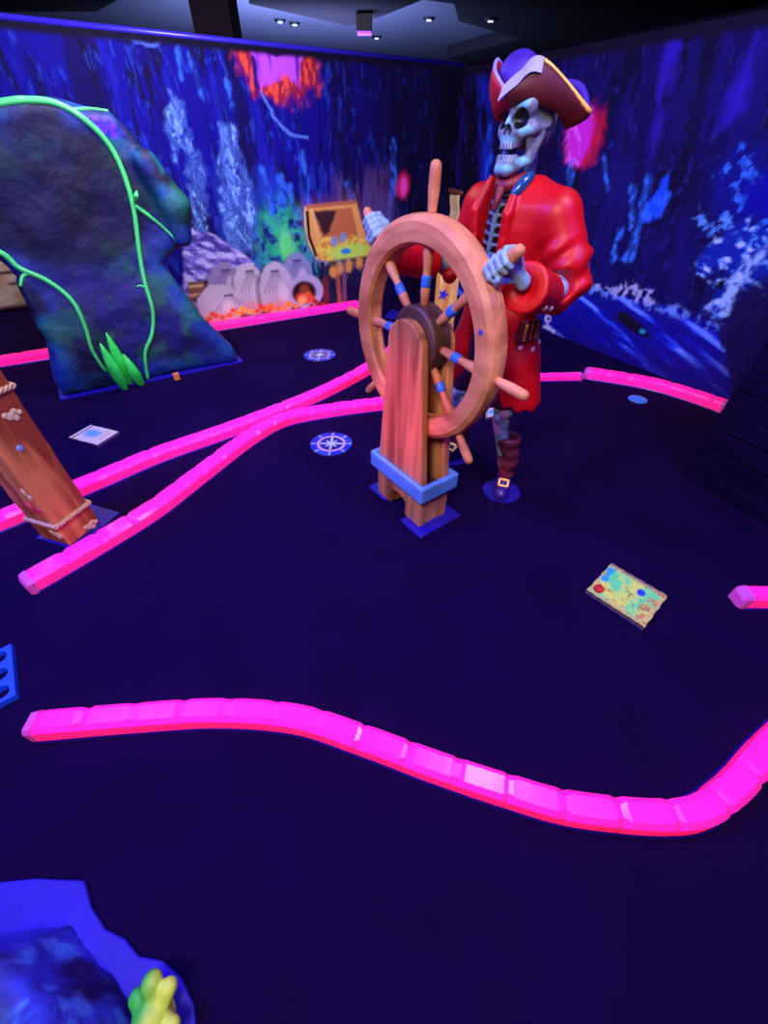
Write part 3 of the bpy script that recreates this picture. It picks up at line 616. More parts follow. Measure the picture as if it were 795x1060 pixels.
fc = np.minimum.reduce([ell(P, (.040, -.085, .055), (.028, .04, .022)), ell(P, (.058, -.075, -.022), (.030, .03, .016)), ell(P, (.0, -.12, -.005), (.016, .02, .03)), ell(P, (.01, -.11, -.125), (.045, .03, .012)), ell(P, (.055, -.05, -.105), (.02, .05, .014)), ell(P, (.015, -.105, -.045), (.03, .03, .010))]); c = mixc(c, solid(v, L3((120, 196, 214))), ss(.006, -.008, fc)); tl = np.abs(((v[:, 0]/.0105) % 1)-.5) > .36; c[teeth] = L3((150, 172, 184)); c[teeth & tl] = L3((40, 46, 60)); c = mixc(c, solid(v, DARK), ss(.0015, -.0015, soc)); parts.append((v, q, c))  # fc: highlights on brow, cheeks, nose and jaw painted in as pale cyan
# --- neck, ribs, spine, pelvis
def ribs(P):
    x, y, z = P; Q = (np.abs(x), y, z)
    d = chain(P, [(0, .03, 1.60), (0, .03, 1.50), (0, .05, 1.35), (0, .06, 1.1), (0, .03, .95)], [.022, .024, .024, .022, .025], .01)
    d = smin(d, cap(P, (0, -.132, 1.44), (0, -.145, 1.27), .012, .010), .006)
    for i in range(6):
        zz = 1.435-.034*i; a = .10+.012*math.sin(i/5*math.pi); 
        pts = [(a*math.sin(t), .0-(.135+.004*i)*math.cos(t)+.01, zz-.012+.03*(t/3)) for t in (.08, .5, .9, 1.4, 1.9, 2.5, 2.95)]
        d = smin(d, chain(Q, pts, [.0075]*7, .003), .004)
    d = smin(d, cap(Q, (0, -.11, 1.46), (.15, -.03, 1.47), .010, .011), .008)
    d = smin(d, ell(Q, (.07, .02, .93), (.07, .05, .06)), .02)
    return d
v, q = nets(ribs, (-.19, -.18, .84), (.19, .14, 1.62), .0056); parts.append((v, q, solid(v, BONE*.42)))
# --- arms with gripping hands
hub = np.array([0, -.5, HZ])
def arm(sgn, ang, sh, el, wr, thumbdir):
    h = np.array([math.cos(ang), 0, math.sin(ang)]); e1 = np.array([0, 1.0, 0]); e2 = np.cross(h, e1)
    if e2[2] < 0: e2 = -e2
    ctr = hub+h*.505
    def f(P):
        d = chain(P, [sh, el], [.022, .026], .01)
        d = smin(d, cap(P, np.array(el)+(.02*sgn, -.035, .0), el, .040), .012)
        off = np.array([0, 0, .014])
        d = smin(d, cap(P, np.array(el)+off, np.array(wr)+off*.8, .015, .013), .008); d = smin(d, cap(P, np.array(el)-off, np.array(wr)-off*.8, .014, .012), .006)
        d = smin(d, cap(P, np.array(wr), ctr+e1*.042+e2*.018, .024, .026), .02)
        palm = None
        for k in range(4):
            u = ctr+h*(-.037+.0255*k); R = .033-.002*abs(k-1)
            pk = u+e1*.05+e2*.012
            palm = cap(P, np.array(wr)*.55+pk*.45, pk, .012, .0125) if palm is None else smin(palm, cap(P, np.array(wr)*.55+pk*.45, pk, .012, .0125), .008)
            pts = [pk]+[u+(e1*math.cos(t)+e2*math.sin(t))*R*m for t, m in ((.75, 1.35), (1.65, 1.12), (2.6, 1.05), (3.5, 1.0), (4.3, .96))]
            fg = chain(P, pts, [.0135, .0145, .0115, .0125, .0108, .0098], .003)
            palm = smin(palm, fg, .0035)
        d = smin(d, palm, .008)
        t0 = np.array(wr)*.5+(ctr+e1*.045-h*.03)*.5-e2*.01
        th = chain(P, [t0, ctr-h*.052*thumbdir+e1*.03-e2*.022, ctr-h*.035*thumbdir-e2*.037-e1*.004, ctr-h*.012*thumbdir-e2*.036-e1*.026], [.015, .0145, .0125, .0105], .004)
        return smin(d, th, .004)
    A = np.array([sh, el, wr, tuple(ctr-h*.08), tuple(ctr+h*.08)])
    v, q = nets(f, A.min(0)-.07, A.max(0)+.07, .0046)
    n_ = fbm(v[:, 0]*60, v[:, 1]*60, v[:, 2]*60)
    parts.append((v, q, mixc(solid(v, BONE*.9), solid(v, BONE*1.12), ss(.3, .7, n_))))
L_SH, L_EL, L_WR = (.20, .0, 1.39), (.302, -.015, 1.165), (.395, -.395, 1.25)
R_SH, R_EL, R_WR = (-.20, .0, 1.39), (-.36, -.02, 1.16), (-.375, -.395, 1.25)
arm(1, math.radians(42), L_SH, L_EL, L_WR, 1); arm(-1, math.radians(134), R_SH, R_EL, R_WR, 1)
# --- legs
def legs(P):
    d = None
    for hp, kn, an in (((.08, .02, .92), (.165, -.015, .50), (.225, .06, .12)), ((-.08, .02, .92), (-.175, .0, .50), (-.205, .09, .12))):
        k1 = np.array(kn); e = chain(P, [hp, tuple(k1+(0, 0, .04))], [.03, .032], .01)
        for dx in (-.022, .022): e = smin(e, cap(P, k1+(dx, 0, .03), k1+(dx, 0, .03), .036), .01)
        e = smin(e, cap(P, k1+(0, -.036, .008), k1+(0, -.036, .0), .028), .006)
        for dx in (-.016, .018): e = smin(e, cap(P, k1+(dx, .003, -.03), k1+(dx, .003, -.03), .032), .01)
        e = smin(e, cap(P, k1+(0, 0, -.04), an, .040, .030), .02); d = e if d is None else np.minimum(d, e)
    return d
v, q = nets(legs, (-.3, -.12, .08), (.3, .16, 1.0), .007); parts.append((v, q, solid(v, BONE)))
V, Qd, Cc = merge(parts)
bone_m = vmat('painted_bone', rough=0.42, spec=0.4, bump=0.06, bscale=60)
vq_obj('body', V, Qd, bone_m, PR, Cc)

# --- clothes
coat_red = mat('red_coat_paint', (200, 7, 22), rough=0.45, spec=0.4, bump=0.14, bscale=9, vary=0.12, vscale=6)
coat_dk = mat('maroon_paint', (120, 22, 34), rough=0.5, bump=0.1, bscale=20, vary=0.2)
black_m = mat('black_shirt_paint', (26, 18, 34), rough=0.6, bump=0.1)
gold = mat('gold_paint', (255, 205, 90), rough=0.35, spec=0.6)
cream = mat('button_paint', (236, 206, 170), rough=0.4)
teal = mat('teal_gem_paint', (14, 74, 124), rough=0.2, spec=0.7)
def tab(z, ks, vs): return np.interp(z, ks, vs)
KZ = [.5, .7, .9, 1.05, 1.2, 1.35, 1.43, 1.49, 1.53]
def tcy(z): return tab(z, KZ, [.03, .025, .01, 0, -.005, -.01, -.01, 0, .01])
def torso(P, s=0.0, extra=0):
    x, y, z = P; a = tab(z, KZ, [.20, .175, .165, .15, .175, .205, .19, .12, .06])+s; b = tab(z, KZ, [.12, .12, .13, .12, .125, .135, .13, .10, .05])+s
    r = np.sqrt((x/a)**2+((y-tcy(z))/b)**2); return (r-1)*np.minimum(a, b)*.9
def coat_f(P):
    x, y, z = P; Q = (np.abs(x), y, z)
    d = smax(smax(torso(P), z-1.515, .02), .9-z, .02)
    for sx, lp in ((1, (.20, .045, .60)), (-1, (-.215, .06, .60))):
        sk = chain(P, [(sx*.095, .01, .98), (sx*.15, .02, .8), lp], [.105, .115, .118], .02)
        d = smin(d, smax(sk, .585+.012*np.sin(9*np.arctan2(y-lp[1], x-lp[0]))-z, .012), .05)
    d = smin(d, cap(Q, (.09, 0, 1.43), (.20, 0, 1.405), .075, .085), .05)
    ck = 0
    # left and right upper sleeves with creases
    for s, el in ((1, L_EL), (-1, R_EL)):
        slv = chain(P, [(s*.205, 0, 1.395), (s*.268, .02, 1.27), (el[0]+s*.005, .03, 1.19), (el[0]+s*.005, .0, 1.125)], [.086, .090, .086, .066], .02)
        u = (z-1.395)*-.85+np.abs(x)*.5+.35*y
        slv = slv+.010*np.sin(u*62+8*fbm(x*6, y*6, z*6, 1, 2))*ss(1.36, 1.30, z)
        slv = smax(slv, -cap(P, (el[0]+s*.01, -.07, 1.175), (el[0]+s*.0, -.11, 1.16), .056), .014)
        slv = smax(slv, -cap(P, (el[0]+s*.05, -.075, 1.185), (el[0]-s*.01, -.1, 1.17), .058), .012)
        d = smin(d, slv, .018)
    # front opening
    cx = -.015; w_ = tab(z, [.55, .8, .95, 1.1, 1.3, 1.45, 1.52], [.11, .075, .055, .048, .065, .06, .05])
    op = np.maximum(np.abs(x-cx)-w_, y-(tcy(z)-.03)); d = smax(d, -op, .012)
    # lapels
    for s in (1, -1):
        lp_ = [(cx+s*(.070), -.095, 1.50), (cx+s*(.088), -.148, 1.40), (cx+s*.078, -.142, 1.25), (cx+s*.058, -.128, 1.12)]
        d = smin(d, chain(P, lp_, [.016, .022, .020, .010], .01), .006)
    d = smax(d, -cap(Q, (.07, -.17, 1.335), (.135, -.15, 1.30), .007), .008)      # notch
    d = smax(d, -ell(P, (0, .02, 1.53), (.055, .06, .06)), .015)                 # neck hole
    d = d-.004*(fbm(x*9, y*9, z*5, 2, 3)-.5)-.004*np.sin(np.arctan2(y, x)*7+z*3)*ss(1.0, .7, z)
    return d
v, q = nets(coat_f, (-.50, -.24, .53), (.50, .24, 1.57), .0088); v = smooth_v(v, q, 1, .4)
coat = vq_obj('coat', v, q, coat_red, PR)
def inner(P):
    x, y, z = P; d = smax(smax(torso(P, -.035), z-1.5, .01), .85-z, .01)
    for sx, e_ in ((1, (.15, .0, .60)), (-1, (-.17, .02, .58))): d = smin(d, cap(P, (sx*.07, .01, .93), e_, .095, .075), .03)
    return d
v, q = nets(inner, (-.27, -.18, .45), (.27, .2, 1.53), .011); e = vq_obj('waistcoat_and_breeches', v, q, mat('dark_plum_cloth', (54, 20, 60), rough=0.6, bump=0.15), PR); e['label'] = 'dark plum waistcoat and breeches'
# cuffs
for s, el, wr in ((1, L_EL, L_WR), (-1, R_EL, R_WR)):
    a = np.array(el)*.68+np.array(wr)*.32+np.array([0, 0, -.03]); b = np.array(wr)+np.array([0, .015, -.02])
    def cuff(P):
        x, y, z = P
        d = chain(P, [tuple(a), tuple(b)], [.070, .086], .01); ax_ = (b-a)/np.linalg.norm(b-a)
        t = (x-a[0])*ax_[0]+(y-a[1])*ax_[1]+(z-a[2])*ax_[2]; L = np.linalg.norm(b-a)
        d = smax(d, t-L, .012); d = smax(d, -t-.015, .012)
        d = d+.003*np.sin(t*55+2)*ss(.16, .1, t)
        d = smax(d, -cap(P, tuple(b+ax_*.035), tuple(b+ax_*.1), .055), .01); return d
    A = np.array([a, b]); v, q = nets(cuff, A.min(0)-.11, A.max(0)+.11, .0068)
    cf = vq_obj('cuff', v, q, coat_red, PR)
    ax_ = (b-a)/np.linalg.norm(b-a)
    for t, ang in ((.30, -38), (.62, -36), (.68, 160)):
        if s < 0 and t != .68: continue
        aa = math.radians(ang); side = np.array([1, 0, 0])*math.cos(aa)+np.array([0, 0, 1])*math.sin(aa)
        c_ = a+(b-a)*t+side*(.070+.016*t+.001); bm = bmesh.new(); lathe(bm, tuple(c_-side*.004), tuple(c_+side*.008), [(0, .013), (.4, .013), (.8, .009), (1, .002)], 12); obj('button', bm, cream, cf, smooth=True)
# coat pocket and buttons
def sidepos(th, z, out=0):
    p = np.array([.27*math.cos(th), .27*math.sin(th), z]); lo_, hi_ = 0.0, 1.0
    o0 = np.array([.05, .01, z])
    for _ in range(24):
        m_ = (lo_+hi_)/2; pt = o0+(p-o0)*m_
        if coat_f(tuple(np.array([[[k]]]) for k in pt))[0, 0, 0] < 0: lo_ = m_
        else: hi_ = m_
    dd = (p-o0); dd[2] = 0; dd /= np.linalg.norm(dd); return o0+(p-o0)*lo_+dd*out, dd
for nm, th, z, sz in (('pocket_flap', -.12, .965, (.056, .05)),):
    pp, dd = sidepos(th, z, .004); T = np.array([-dd[1], dd[0], 0]); M = Matrix(((T[0], dd[0], 0, pp[0]), (T[1], dd[1], 0, pp[1]), (0, 0, 1, pp[2]), (0, 0, 0, 1)))
    bm = bmesh.new(); box(bm, (-sz[0], -.02, -sz[1]), (sz[0], .014, sz[1]), M); fl = obj(nm, bm, coat_dk, PR, bevel=.008)
    for k in range(3):
        bm = bmesh.new(); box(bm, (-.042+.033*k, .008, -.038), (-.024+.033*k, .019, .038), M); e = obj('gold_stripe', bm, gold, fl, bevel=.003)
for th, z in ((-.28, .895), (.0, .885), (.28, .90), (.5, .93)):
    pp, dd = sidepos(th, z, 0); bm = bmesh.new(); lathe(bm, tuple(pp-dd*.004), tuple(pp+dd*.009), [(0, .013), (.4, .013), (.8, .009), (1, .002)], 12); obj('button', bm, cream, PR, smooth=True)
# neck cloth, collar, pendant
bm = bmesh.new(); tube(bm, [(-.05, -.05, 1.505), (-.02, -.115, 1.485), (.03, -.11, 1.49), (.055, -.05, 1.51)], .024, 10); tube(bm, [(0, -.12, 1.49), (.012, -.15, 1.45), (.005, -.16, 1.41)], .02, 10, lambda t: 1-.5*t); obj('neck_cloth', bm, coat_dk, PR, smooth=True)
bm = bmesh.new(); tube(bm, [(.058, -.120, 1.455), (.072, -.095, 1.49), (.080, -.055, 1.52)], .021, 12, lambda t: .8+.9*math.sin(t*3.14)*.3); e = obj('collar', bm, teal, PR, smooth=True); e['label'] = 'shiny teal collar'
bm = bmesh.new(); bmesh.ops.create_uvsphere(bm, u_segments=16, v_segments=10, radius=.026, matrix=Matrix.Translation((0, -.145, 1.235)) @ Matrix.Diagonal((1.2, .7, .8, 1))); e = obj('belt_gem', bm, mat('blue_gem', (20, 110, 220), rough=.2), PR, smooth=True)
bm = bmesh.new(); tube(bm, [(-.075, -.095, 1.06), (-.03, -.115, 1.05), (.01, -.115, 1.05), (.045, -.10, 1.06)], .018, 8); obj('belt', bm, mat('belt_leather', (60, 30, 50), rough=.4), PR, smooth=True)
# boots
boot_m = mat('boot_leather', (96, 30, 52), rough=0.5, bump=0.25, bscale=14, vary=0.2)
shoe_m = mat('shoe_violet', (50, 26, 140), rough=0.35, spec=0.6)
for (ax_, ay), yaw, sh0 in (((.228, .068), math.radians(34), (.205, .04)), ((-.205, .10), math.radians(0), (-.195, .06))):
    dx, dy = math.sin(yaw), -math.cos(yaw)
    def boot(P):
        x, y, z = P; d = chain(P, [(ax_, ay, .12), (ax_-.005, ay-.005, .22), (sh0[0], sh0[1], .34)], [.047, .058, .062], .02)
        d = d+.005*np.sin(z*75+3*np.sin(x*30))
        tp = np.sqrt((x-sh0[0])**2+(y-sh0[1])**2); d = smin(d, np.maximum(tp-.070, np.abs(z-.355)-.02), .012)
        return smax(d, -cap(P, (sh0[0], sh0[1], .34), (sh0[0], sh0[1], .45), .045), .01)
    v, q = nets(boot, (ax_-.13, ay-.14, .04), (ax_+.13, ay+.12, .42), .0075); vq_obj('boot', v, q, boot_m, PR)
    def shoe(P):
        x, y, z = P; a = (ax_-dx*.03, ay-dy*.03, .045); b = (ax_+dx*.12, ay+dy*.12, .032)
        d = cap(P, a, b, .045, .036); d = smin(d, cap(P, (ax_, ay, .05), (ax_, ay, .12), .045, .04), .03); d = smin(d, cap(P, b, b, .04), .01)
        return smax(d, .009-z, .004)
    v, q = nets(shoe, (ax_-.12, ay-.2, 0), (ax_+.18, ay+.12, .18), .007); vq_obj('shoe', v, q, shoe_m, PR)
    M = Matrix.Translation((ax_+dx*.068, ay+dy*.068, .083)) @ Matrix.Rotation(math.atan2(dx, -dy), 4, 'Z') @ Matrix.Rotation(math.radians(32), 4, 'X')
    bm = bmesh.new()
    for lo, hi in (((-.032, -.026, -.005), (-.020, .026, .008)), ((.020, -.026, -.005), (.032, .026, .008)), ((-.032, -.026, -.005), (.032, -.015, .008)), ((-.032, .015, -.005), (.032, .026, .008))): box(bm, lo, hi, M)
    obj('buckle', bm, gold, PR)
    bm = bmesh.new(); lathe(bm, (ax_+dx*.05, ay+dy*.05, .001), (ax_+dx*.05, ay+dy*.05, .009), [(0, .115), (1, .115)], 28); obj('foot_plate', bm, blue_plate, PR)
# hat
hat_d = mat('hat_maroon', (84, 14, 24), rough=0.6, bump=0.08, vary=0.2); hat_b = mat('hat_blue_violet', (58, 14, 150), rough=0.6, vary=0.2)
hat_r = mat('hat_red', (170, 12, 30), rough=0.6); trim_b = mat('hat_pale_trim', (150, 150, 235), rough=0.5, vary=0.2)
def crown(P):
    x, y, z = P; d = ell(P, (-.055, -.06, 1.765), (.082, .088, .092)); return smax(d, 1.705-z, .01)
v, q = nets(crown, (-.14, -.15, 1.68), (.13, .14, 1.9), .007); vq_obj('hat_crown', v, q, hat_b, PR)
def curve3(P, n): return smooth_path(P, n)
def brim(lower, upper, m, nm, th=.014):
    A = curve3(lower, 8); B = curve3(upper, 8); bm = bmesh.new(); R_ = []
    for a, b in zip(A, B):
        row = []
        for k in range(6):
            t = k/5; p = a.lerp(b, t); ctr = Vector((0, 0, p.z)); out = (p-ctr); out.z = 0
            p = p+out.normalized()*(.018*math.sin(t*math.pi)) ; row.append(bm.verts.new(p))
        R_.append(row)
    for i in range(len(R_)-1):
        for k in range(5): bm.faces.new((R_[i][k], R_[i+1][k], R_[i+1][k+1], R_[i][k+1]))
    o = obj(nm, bm, m, PR, smooth=True); s = o.modifiers.new('thick', 'SOLIDIFY'); s.thickness = th; s.offset = 0
    return B
F0, F1 = (0, -.135, 1.715), (-.005, -.185, 1.748)
BL0, BL1 = (.098, .065, 1.655), (.175, .085, 1.695); BR0, BR1 = (-.125, .085, 1.665), (-.215, .12, 1.72)
up = brim([F0, (.05, -.11, 1.715), (.10, -.03, 1.70), BL0], [F1, (.025, -.145, 1.785), (.070, -.095, 1.815), BL1], hat_d, 'hat_brim')
up2 = brim([F0, (-.075, -.12, 1.69), (-.125, -.06, 1.68), BR0], [F1, (-.09, -.155, 1.80), (-.15, -.07, 1.83), BR1], hat_r, 'hat_brim')
up3 = brim([BL0, (.05, .125, 1.68), (-.05, .125, 1.68), BR0], [BL1, (.07, .14, 1.775), (-.07, .17, 1.79), BR1], hat_b, 'hat_brim')
n_ = len(up)
bm = bmesh.new(); R_ = []
for i, p in enumerate(up[:17]):
    o_ = Vector((p.x, p.y, 0)).normalized(); R_.append([bm.verts.new(p+o_*.012+Vector((0, 0, .008))), bm.verts.new(p+o_*.028+Vector((0, 0, -.030))), bm.verts.new(p-o_*.012+Vector((0, 0, -.02))), bm.verts.new(p-o_*.012+Vector((0, 0, .008)))])
for i in range(len(R_)-1):
    for k in range(4): bm.faces.new((R_[i][k], R_[i][(k+1) % 4], R_[i+1][(k+1) % 4], R_[i+1][k]))
bm.faces.new(R_[0]); bm.faces.new(R_[-1]); e = obj('hat_band', bm, trim_b, PR, smooth=False); e['label'] = 'pale blue trim'
bm = bmesh.new(); tube(bm, [tuple(p) for p in up[16:]], .0085, 8, n=1); obj('hat_piping', bm, gold, PR, smooth=True)
bm = bmesh.new(); tube(bm, [tuple(p) for p in up2], .007, 8, n=1); obj('hat_piping', bm, trim_b, PR, smooth=True)

# ================================================================ LEANING OVERHANG ROCK WITH VINES
RKO = Vector((-2.71, 3.15, 0)); RKR = math.atan2(.54, .84)
rock = empty('cave_rock', RKO, RKR, 'tall dark blue cave rock draped with green vines and overhanging to the right', 'rock')
outline = [(-.02, 0), (1.50, 0), (1.47, .14), (1.28, .42), (1.18, .66), (1.10, .86), (1.16, .93), (1.31, .98), (1.36, 1.08), (1.31, 1.3), (1.24, 1.49), (1.17, 1.64), (1.06, 1.76), (.75, 1.82), (.4, 1.80), (-.1, 1.68), (-.45, 1.45), (-.5, 1.2), (-.22, 1.08), (.06, .98), (.10, .86), (.08, .48), (-.02, .14)]
def rock_f(P):
    x, y, z = P; d2 = sdpoly(x, z, outline); th = .24+.05*ss(1.0, .2, z)
    bulge = .10*(fbm(x*2.2, y*2, z*2.2, 1, 3)-.5)
    q0 = d2+.09; q1 = np.abs(y-.27)-th+.09+bulge
    d = np.sqrt(np.maximum(q0, 0)**2+np.maximum(q1, 0)**2)+np.minimum(np.maximum(q0, q1), 0)-.09
    d = d+.035*(np.abs(fbm(x*5, y*5, z*5, 3, 4)-.5)-.1)
    d = smax(d, -cap(P, (1.02, -.05, .93), (1.4, .0, .90), .05), .05)                    # dark cleft under the overhang
    d = smin(d, smax(chain(P, [(1.18, .0, 1.5), (1.29, -.02, 1.25), (1.28, -.02, 1.06)], [.08, .1, .07], .05), -z, .01), .06)
    d = smin(d, chain(P, [(.12, .03, .85), (.12, .03, .55), (.22, .02, .28)], [.04, .05, .03], .02), .04)
    return smax(d, -z+.002, .01)
v, q = nets(rock_f, (-.62, -.2, -.03), (1.62, .68, 1.92), .021)
x, y, z = v.T; n1 = fbm(x*3, y*3, z*3, 0, 4); n2 = fbm(x*7, y*7, z*7, 2, 4); n3 = fbm(x*16, y*16, z*16, 4, 3)
c = mixc(solid(v, L3((22, 22, 66))), solid(v, L3((30, 34, 120))), ss(.4, .6, n1))
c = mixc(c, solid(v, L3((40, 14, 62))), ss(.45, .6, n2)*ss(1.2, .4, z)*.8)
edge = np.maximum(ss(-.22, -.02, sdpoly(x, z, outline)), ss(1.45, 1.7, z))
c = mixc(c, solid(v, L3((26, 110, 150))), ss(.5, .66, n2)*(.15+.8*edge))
c = mixc(c, solid(v, L3((36, 70, 190))), edge*ss(.35, .6, n1)*.75)  # blue light on the top painted into the colour, same tint along the rim
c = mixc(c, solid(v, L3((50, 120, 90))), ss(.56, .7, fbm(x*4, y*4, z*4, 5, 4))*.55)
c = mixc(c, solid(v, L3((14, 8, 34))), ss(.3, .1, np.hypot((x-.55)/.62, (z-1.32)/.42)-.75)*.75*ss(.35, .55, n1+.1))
win = ss(.0, -.015, sdpoly(x, z, [(0.911, 1.745), (1.073, 1.726), (1.104, 1.642), (1.039, 1.613), (0.945, 1.64)])); cell = (np.abs(((x*14+z*3) % 1)-.5) < .38) & (np.abs(((z*17-x*2) % 1)-.5) < .36)
c = mixc(c, solid(v, L3((40, 16, 190))), win*.9); c = mixc(c, solid(v, L3((130, 60, 240))), win*cell)
c = c*np.array([.62, .92, .66]); c = mixc(c, solid(v, L3((90, 40, 225))), win*cell*.8)
rockm = vmat('painted_rock', rough=0.62, spec=0.35, bump=0.35, bscale=16)
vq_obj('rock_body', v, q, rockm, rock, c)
bm = bmesh.new(); hprism(bm, [(-.04, -.035), (1.52, -.035), (1.52, .56), (-.05, .56)], .001, .012); obj('base_plate', bm, blue_plate, rock)
def rock_y(px, pz, out=0.0):
    ys = np.linspace(-.2, .3, 120); P = (np.full((120, 1, 1), px), ys[:, None, None], np.full((120, 1, 1), pz)); f = rock_f(P).ravel(); i = np.argmax(f < 0)
    return float(ys[i]) if f.min() < 0 else .27
green = mat('vine_green', (80, 235, 110), rough=0.35, spec=0.5, vary=0.12, emit=(.05, 1, .18), es=.04)
leafm = mat('leaf_green', (50, 245, 80), rough=0.4, spec=0.5, vary=0.25, vscale=14, emit=(.04, 1, .1), es=.05)
def vine(P, r, nm='vine'):
    pts = [tuple(p) for p in smooth_path([(a, 0, b) for a, b in P], 5)]; out = []
    for a, _, b in pts:
        yy = rock_y(a, min(b, 1.79))-r*.35; out.append((a, yy, b))
    ys = [o[1] for o in out]; out = [(o[0], sum(ys[max(0, i-2):i+3])/len(ys[max(0, i-2):i+3]), o[2]) for i, o in enumerate(out)]
    bm = bmesh.new(); tube(bm, out, r, 10, lambda t: 1-.35*t, n=2); obj(nm, bm, green, rock, smooth=True)
vine([(-.25, 1.66), (0.47, 1.777), (0.623, 1.795), (0.769, 1.783), (0.896, 1.708), (0.986, 1.583), (1.014, 1.426), (1.0, 1.222), (0.94, 0.971), (0.903, 0.774), (0.884, 0.559), (0.817, 0.39), (0.709, 0.245), (0.652, 0.021)], .021)
vine([(1.02, 1.256), (1.09, 1.195), (1.167, 1.118), (1.227, 1.038)], .015)
vine([(-.1, 1.12), (0.087, 1.043), (0.147, 0.945), (0.274, 0.846), (0.364, 0.704), (0.368, 0.52), (0.343, 0.317), (0.394, -0.009)], .020)
vine([(0.209, 0.908), (0.146, 0.897), (0.101, 0.841)], .014)
vine([(0.837, 1.76), (0.949, 1.768), (1.053, 1.762)], .011)
vine([(0.895, 0.733), (0.865, 0.75), (0.835, 0.747)], .008)
def leaf(base, tip, wd, y, m=leafm, nm='leaf', tw=0.5):
    bm = bmesh.new(); a = Vector((base[0], y, base[1])); b = Vector((tip[0], y-.03, tip[1])); d = (b-a); L = d.length; d.normalize(); s = d.cross(Vector((0, 1, 0))).normalized(); f = Vector((0, -1, 0))
    rows = []
    for i in range(13):
        t = i/12; w_ = wd*(math.sin(min(t*1.25+.12, 1)*math.pi*.5)*(1-t**2.2)**.8+.001); p = a+d*L*t+f*.05*math.sin(t*math.pi)
        rows.append([bm.verts.new(p+s*w_*math.cos(k*math.pi/4)+f*w_*.55*math.sin(k*math.pi/4)) for k in range(8)])
    for i in range(12):
        for k in range(8): bm.faces.new((rows[i][k], rows[i][(k+1) % 8], rows[i+1][(k+1) % 8], rows[i+1][k]))
    bm.faces.new(rows[0]); bm.faces.new(rows[-1]); obj(nm, bm, m, rock, smooth=True)
y0 = rock_y(.45, .12)-.03
leaf((0.452, -0.041), (0.419, 0.413), .062, y0-.03); leaf((0.501, -0.017), (0.492, 0.469), .06, y0+.03); leaf((0.59, -0.038), (0.544, 0.294), .058, y0-.01)
leaf((1.017, 1.284), (1.061, 1.35), .022, rock_y(*(1.034, 1.312))-.01, green, 'bud')
bm = bmesh.new(); p = (0.878, 0.024); yy = -.13; box(bm, (p[0]-.025, yy-.03, .012), (p[0]+.025, yy, .075)); o = obj('orange_marker', bm, mat('orange_paint', (240, 140, 60), rough=.5), None, bevel=.004)
o.parent = None; o.matrix_world = Matrix.Translation(RKO) @ Matrix.Rotation(RKR, 4, 'Z'); tag(o, 'little orange block at the foot of the vine covered rock', 'marker')
me = o.data; cc = sum((vv.co for vv in me.vertices), Vector())/len(me.vertices)

# ================================================================ WOODEN PILING
pm = wood('piling_wood', (150, 66, 44), (226, 140, 92), scale=(14, 14, 1.5), bump=0.2, lo=.4, hi=.62)
PO = (-1.737, 1.572, 0); pr_ = math.atan2(-.31, .95)
pil = empty('wooden_piling', PO, pr_, 'square weathered wooden piling with rope and painted shells at the left edge', 'post')
bm = bmesh.new(); hw = .098
bmesh.ops.create_grid(bm, x_segments=1, y_segments=1, size=.0)
bmesh.ops.delete(bm, geom=bm.verts[:], context='VERTS')
R_ = []
for i in range(31):
    zz = i*.05+.01; r0 = random.Random(i)
    R_.append([bm.verts.new((sx*(hw+r0.uniform(-.002, .002)), sy*(hw+r0.uniform(-.002, .002)), zz)) for sx, sy in ((-1, -1), (1, -1), (1, 1), (-1, 1))])
for i in range(30):
    for k in range(4): bm.faces.new((R_[i][k], R_[i][(k+1) % 4], R_[i+1][(k+1) % 4], R_[i+1][k]))
bm.faces.new(R_[0]); bm.faces.new(R_[-1]); obj('beam', bm, pm, pil, bevel=.006)
bm = bmesh.new(); box(bm, (-.13, -.11, .001), (.14, .20, .01)); obj('base_plate', bm, blue_plate, pil)
rope_m = mat('rope_fibre', (214, 178, 150), rough=0.8, bump=0.3, bscale=80)
for zz, dz in ((.155, .0), (0.825, .0)):
    bm = bmesh.new(); h2 = hw+.006
    corners = [(-h2, -h2), (h2, -h2), (h2, h2), (-h2, h2), (-h2, -h2)]; path = []
    for a, b in zip(corners[:-1], corners[1:]):
        for k in range(40): t = k/40; path.append((a[0]+(b[0]-a[0])*t, a[1]+(b[1]-a[1])*t, zz))
    for ph in (0, 2.09, 4.19):
        pts = []
        for i, p in enumerate(path):
            th = i*.55+ph; nx = 1 if abs(p[0]) > abs(p[1]) else 0; o1 = .0065*math.cos(th); o2 = .0075*math.sin(th)
            sx = math.copysign(1, p[0]) if nx else 0; sy = 0 if nx else math.copysign(1, p[1]); pts.append((p[0]+sx*o1, p[1]+sy*o1, p[2]+o2))
        tube(bm, pts, .0062, 6, n=1)
    obj('rope', bm, rope_m, pil, smooth=True)
shell_m = mat('painted_shell', (222, 200, 176), rough=0.5, vary=0.15, vscale=40); pearl = mat('pearl_blue', (140, 160, 235), rough=0.25); star_m = mat('starfish_pink', (214, 60, 96), rough=0.6)
def on_face(face, u, z):
    return Matrix.Translation((u, -hw-.001, z)) if face == 'f' else Matrix.Translation((hw+.001, u, z)) @ Matrix.Rotation(math.pi/2, 4, 'Z')
def relief(face, u, z, blobs, m, nm, th=.005):
    M = on_face(face, u, z); bm = bmesh.new()
    for (bx, bz, rx, rz) in blobs:
        bmesh.ops.create_uvsphere(bm, u_segments=14, v_segments=8, radius=1, matrix=M @ Matrix.Translation((bx, 0, bz)) @ Matrix.Diagonal((rx, th, rz, 1)))
    obj(nm, bm, m, pil, smooth=True)
cluster = [(0, 0, .02, .018), (.022, .012, .016, .014), (.018, -.016, .015, .014), (-.018, .012, .014, .012), (.042, .0, .012, .012)]
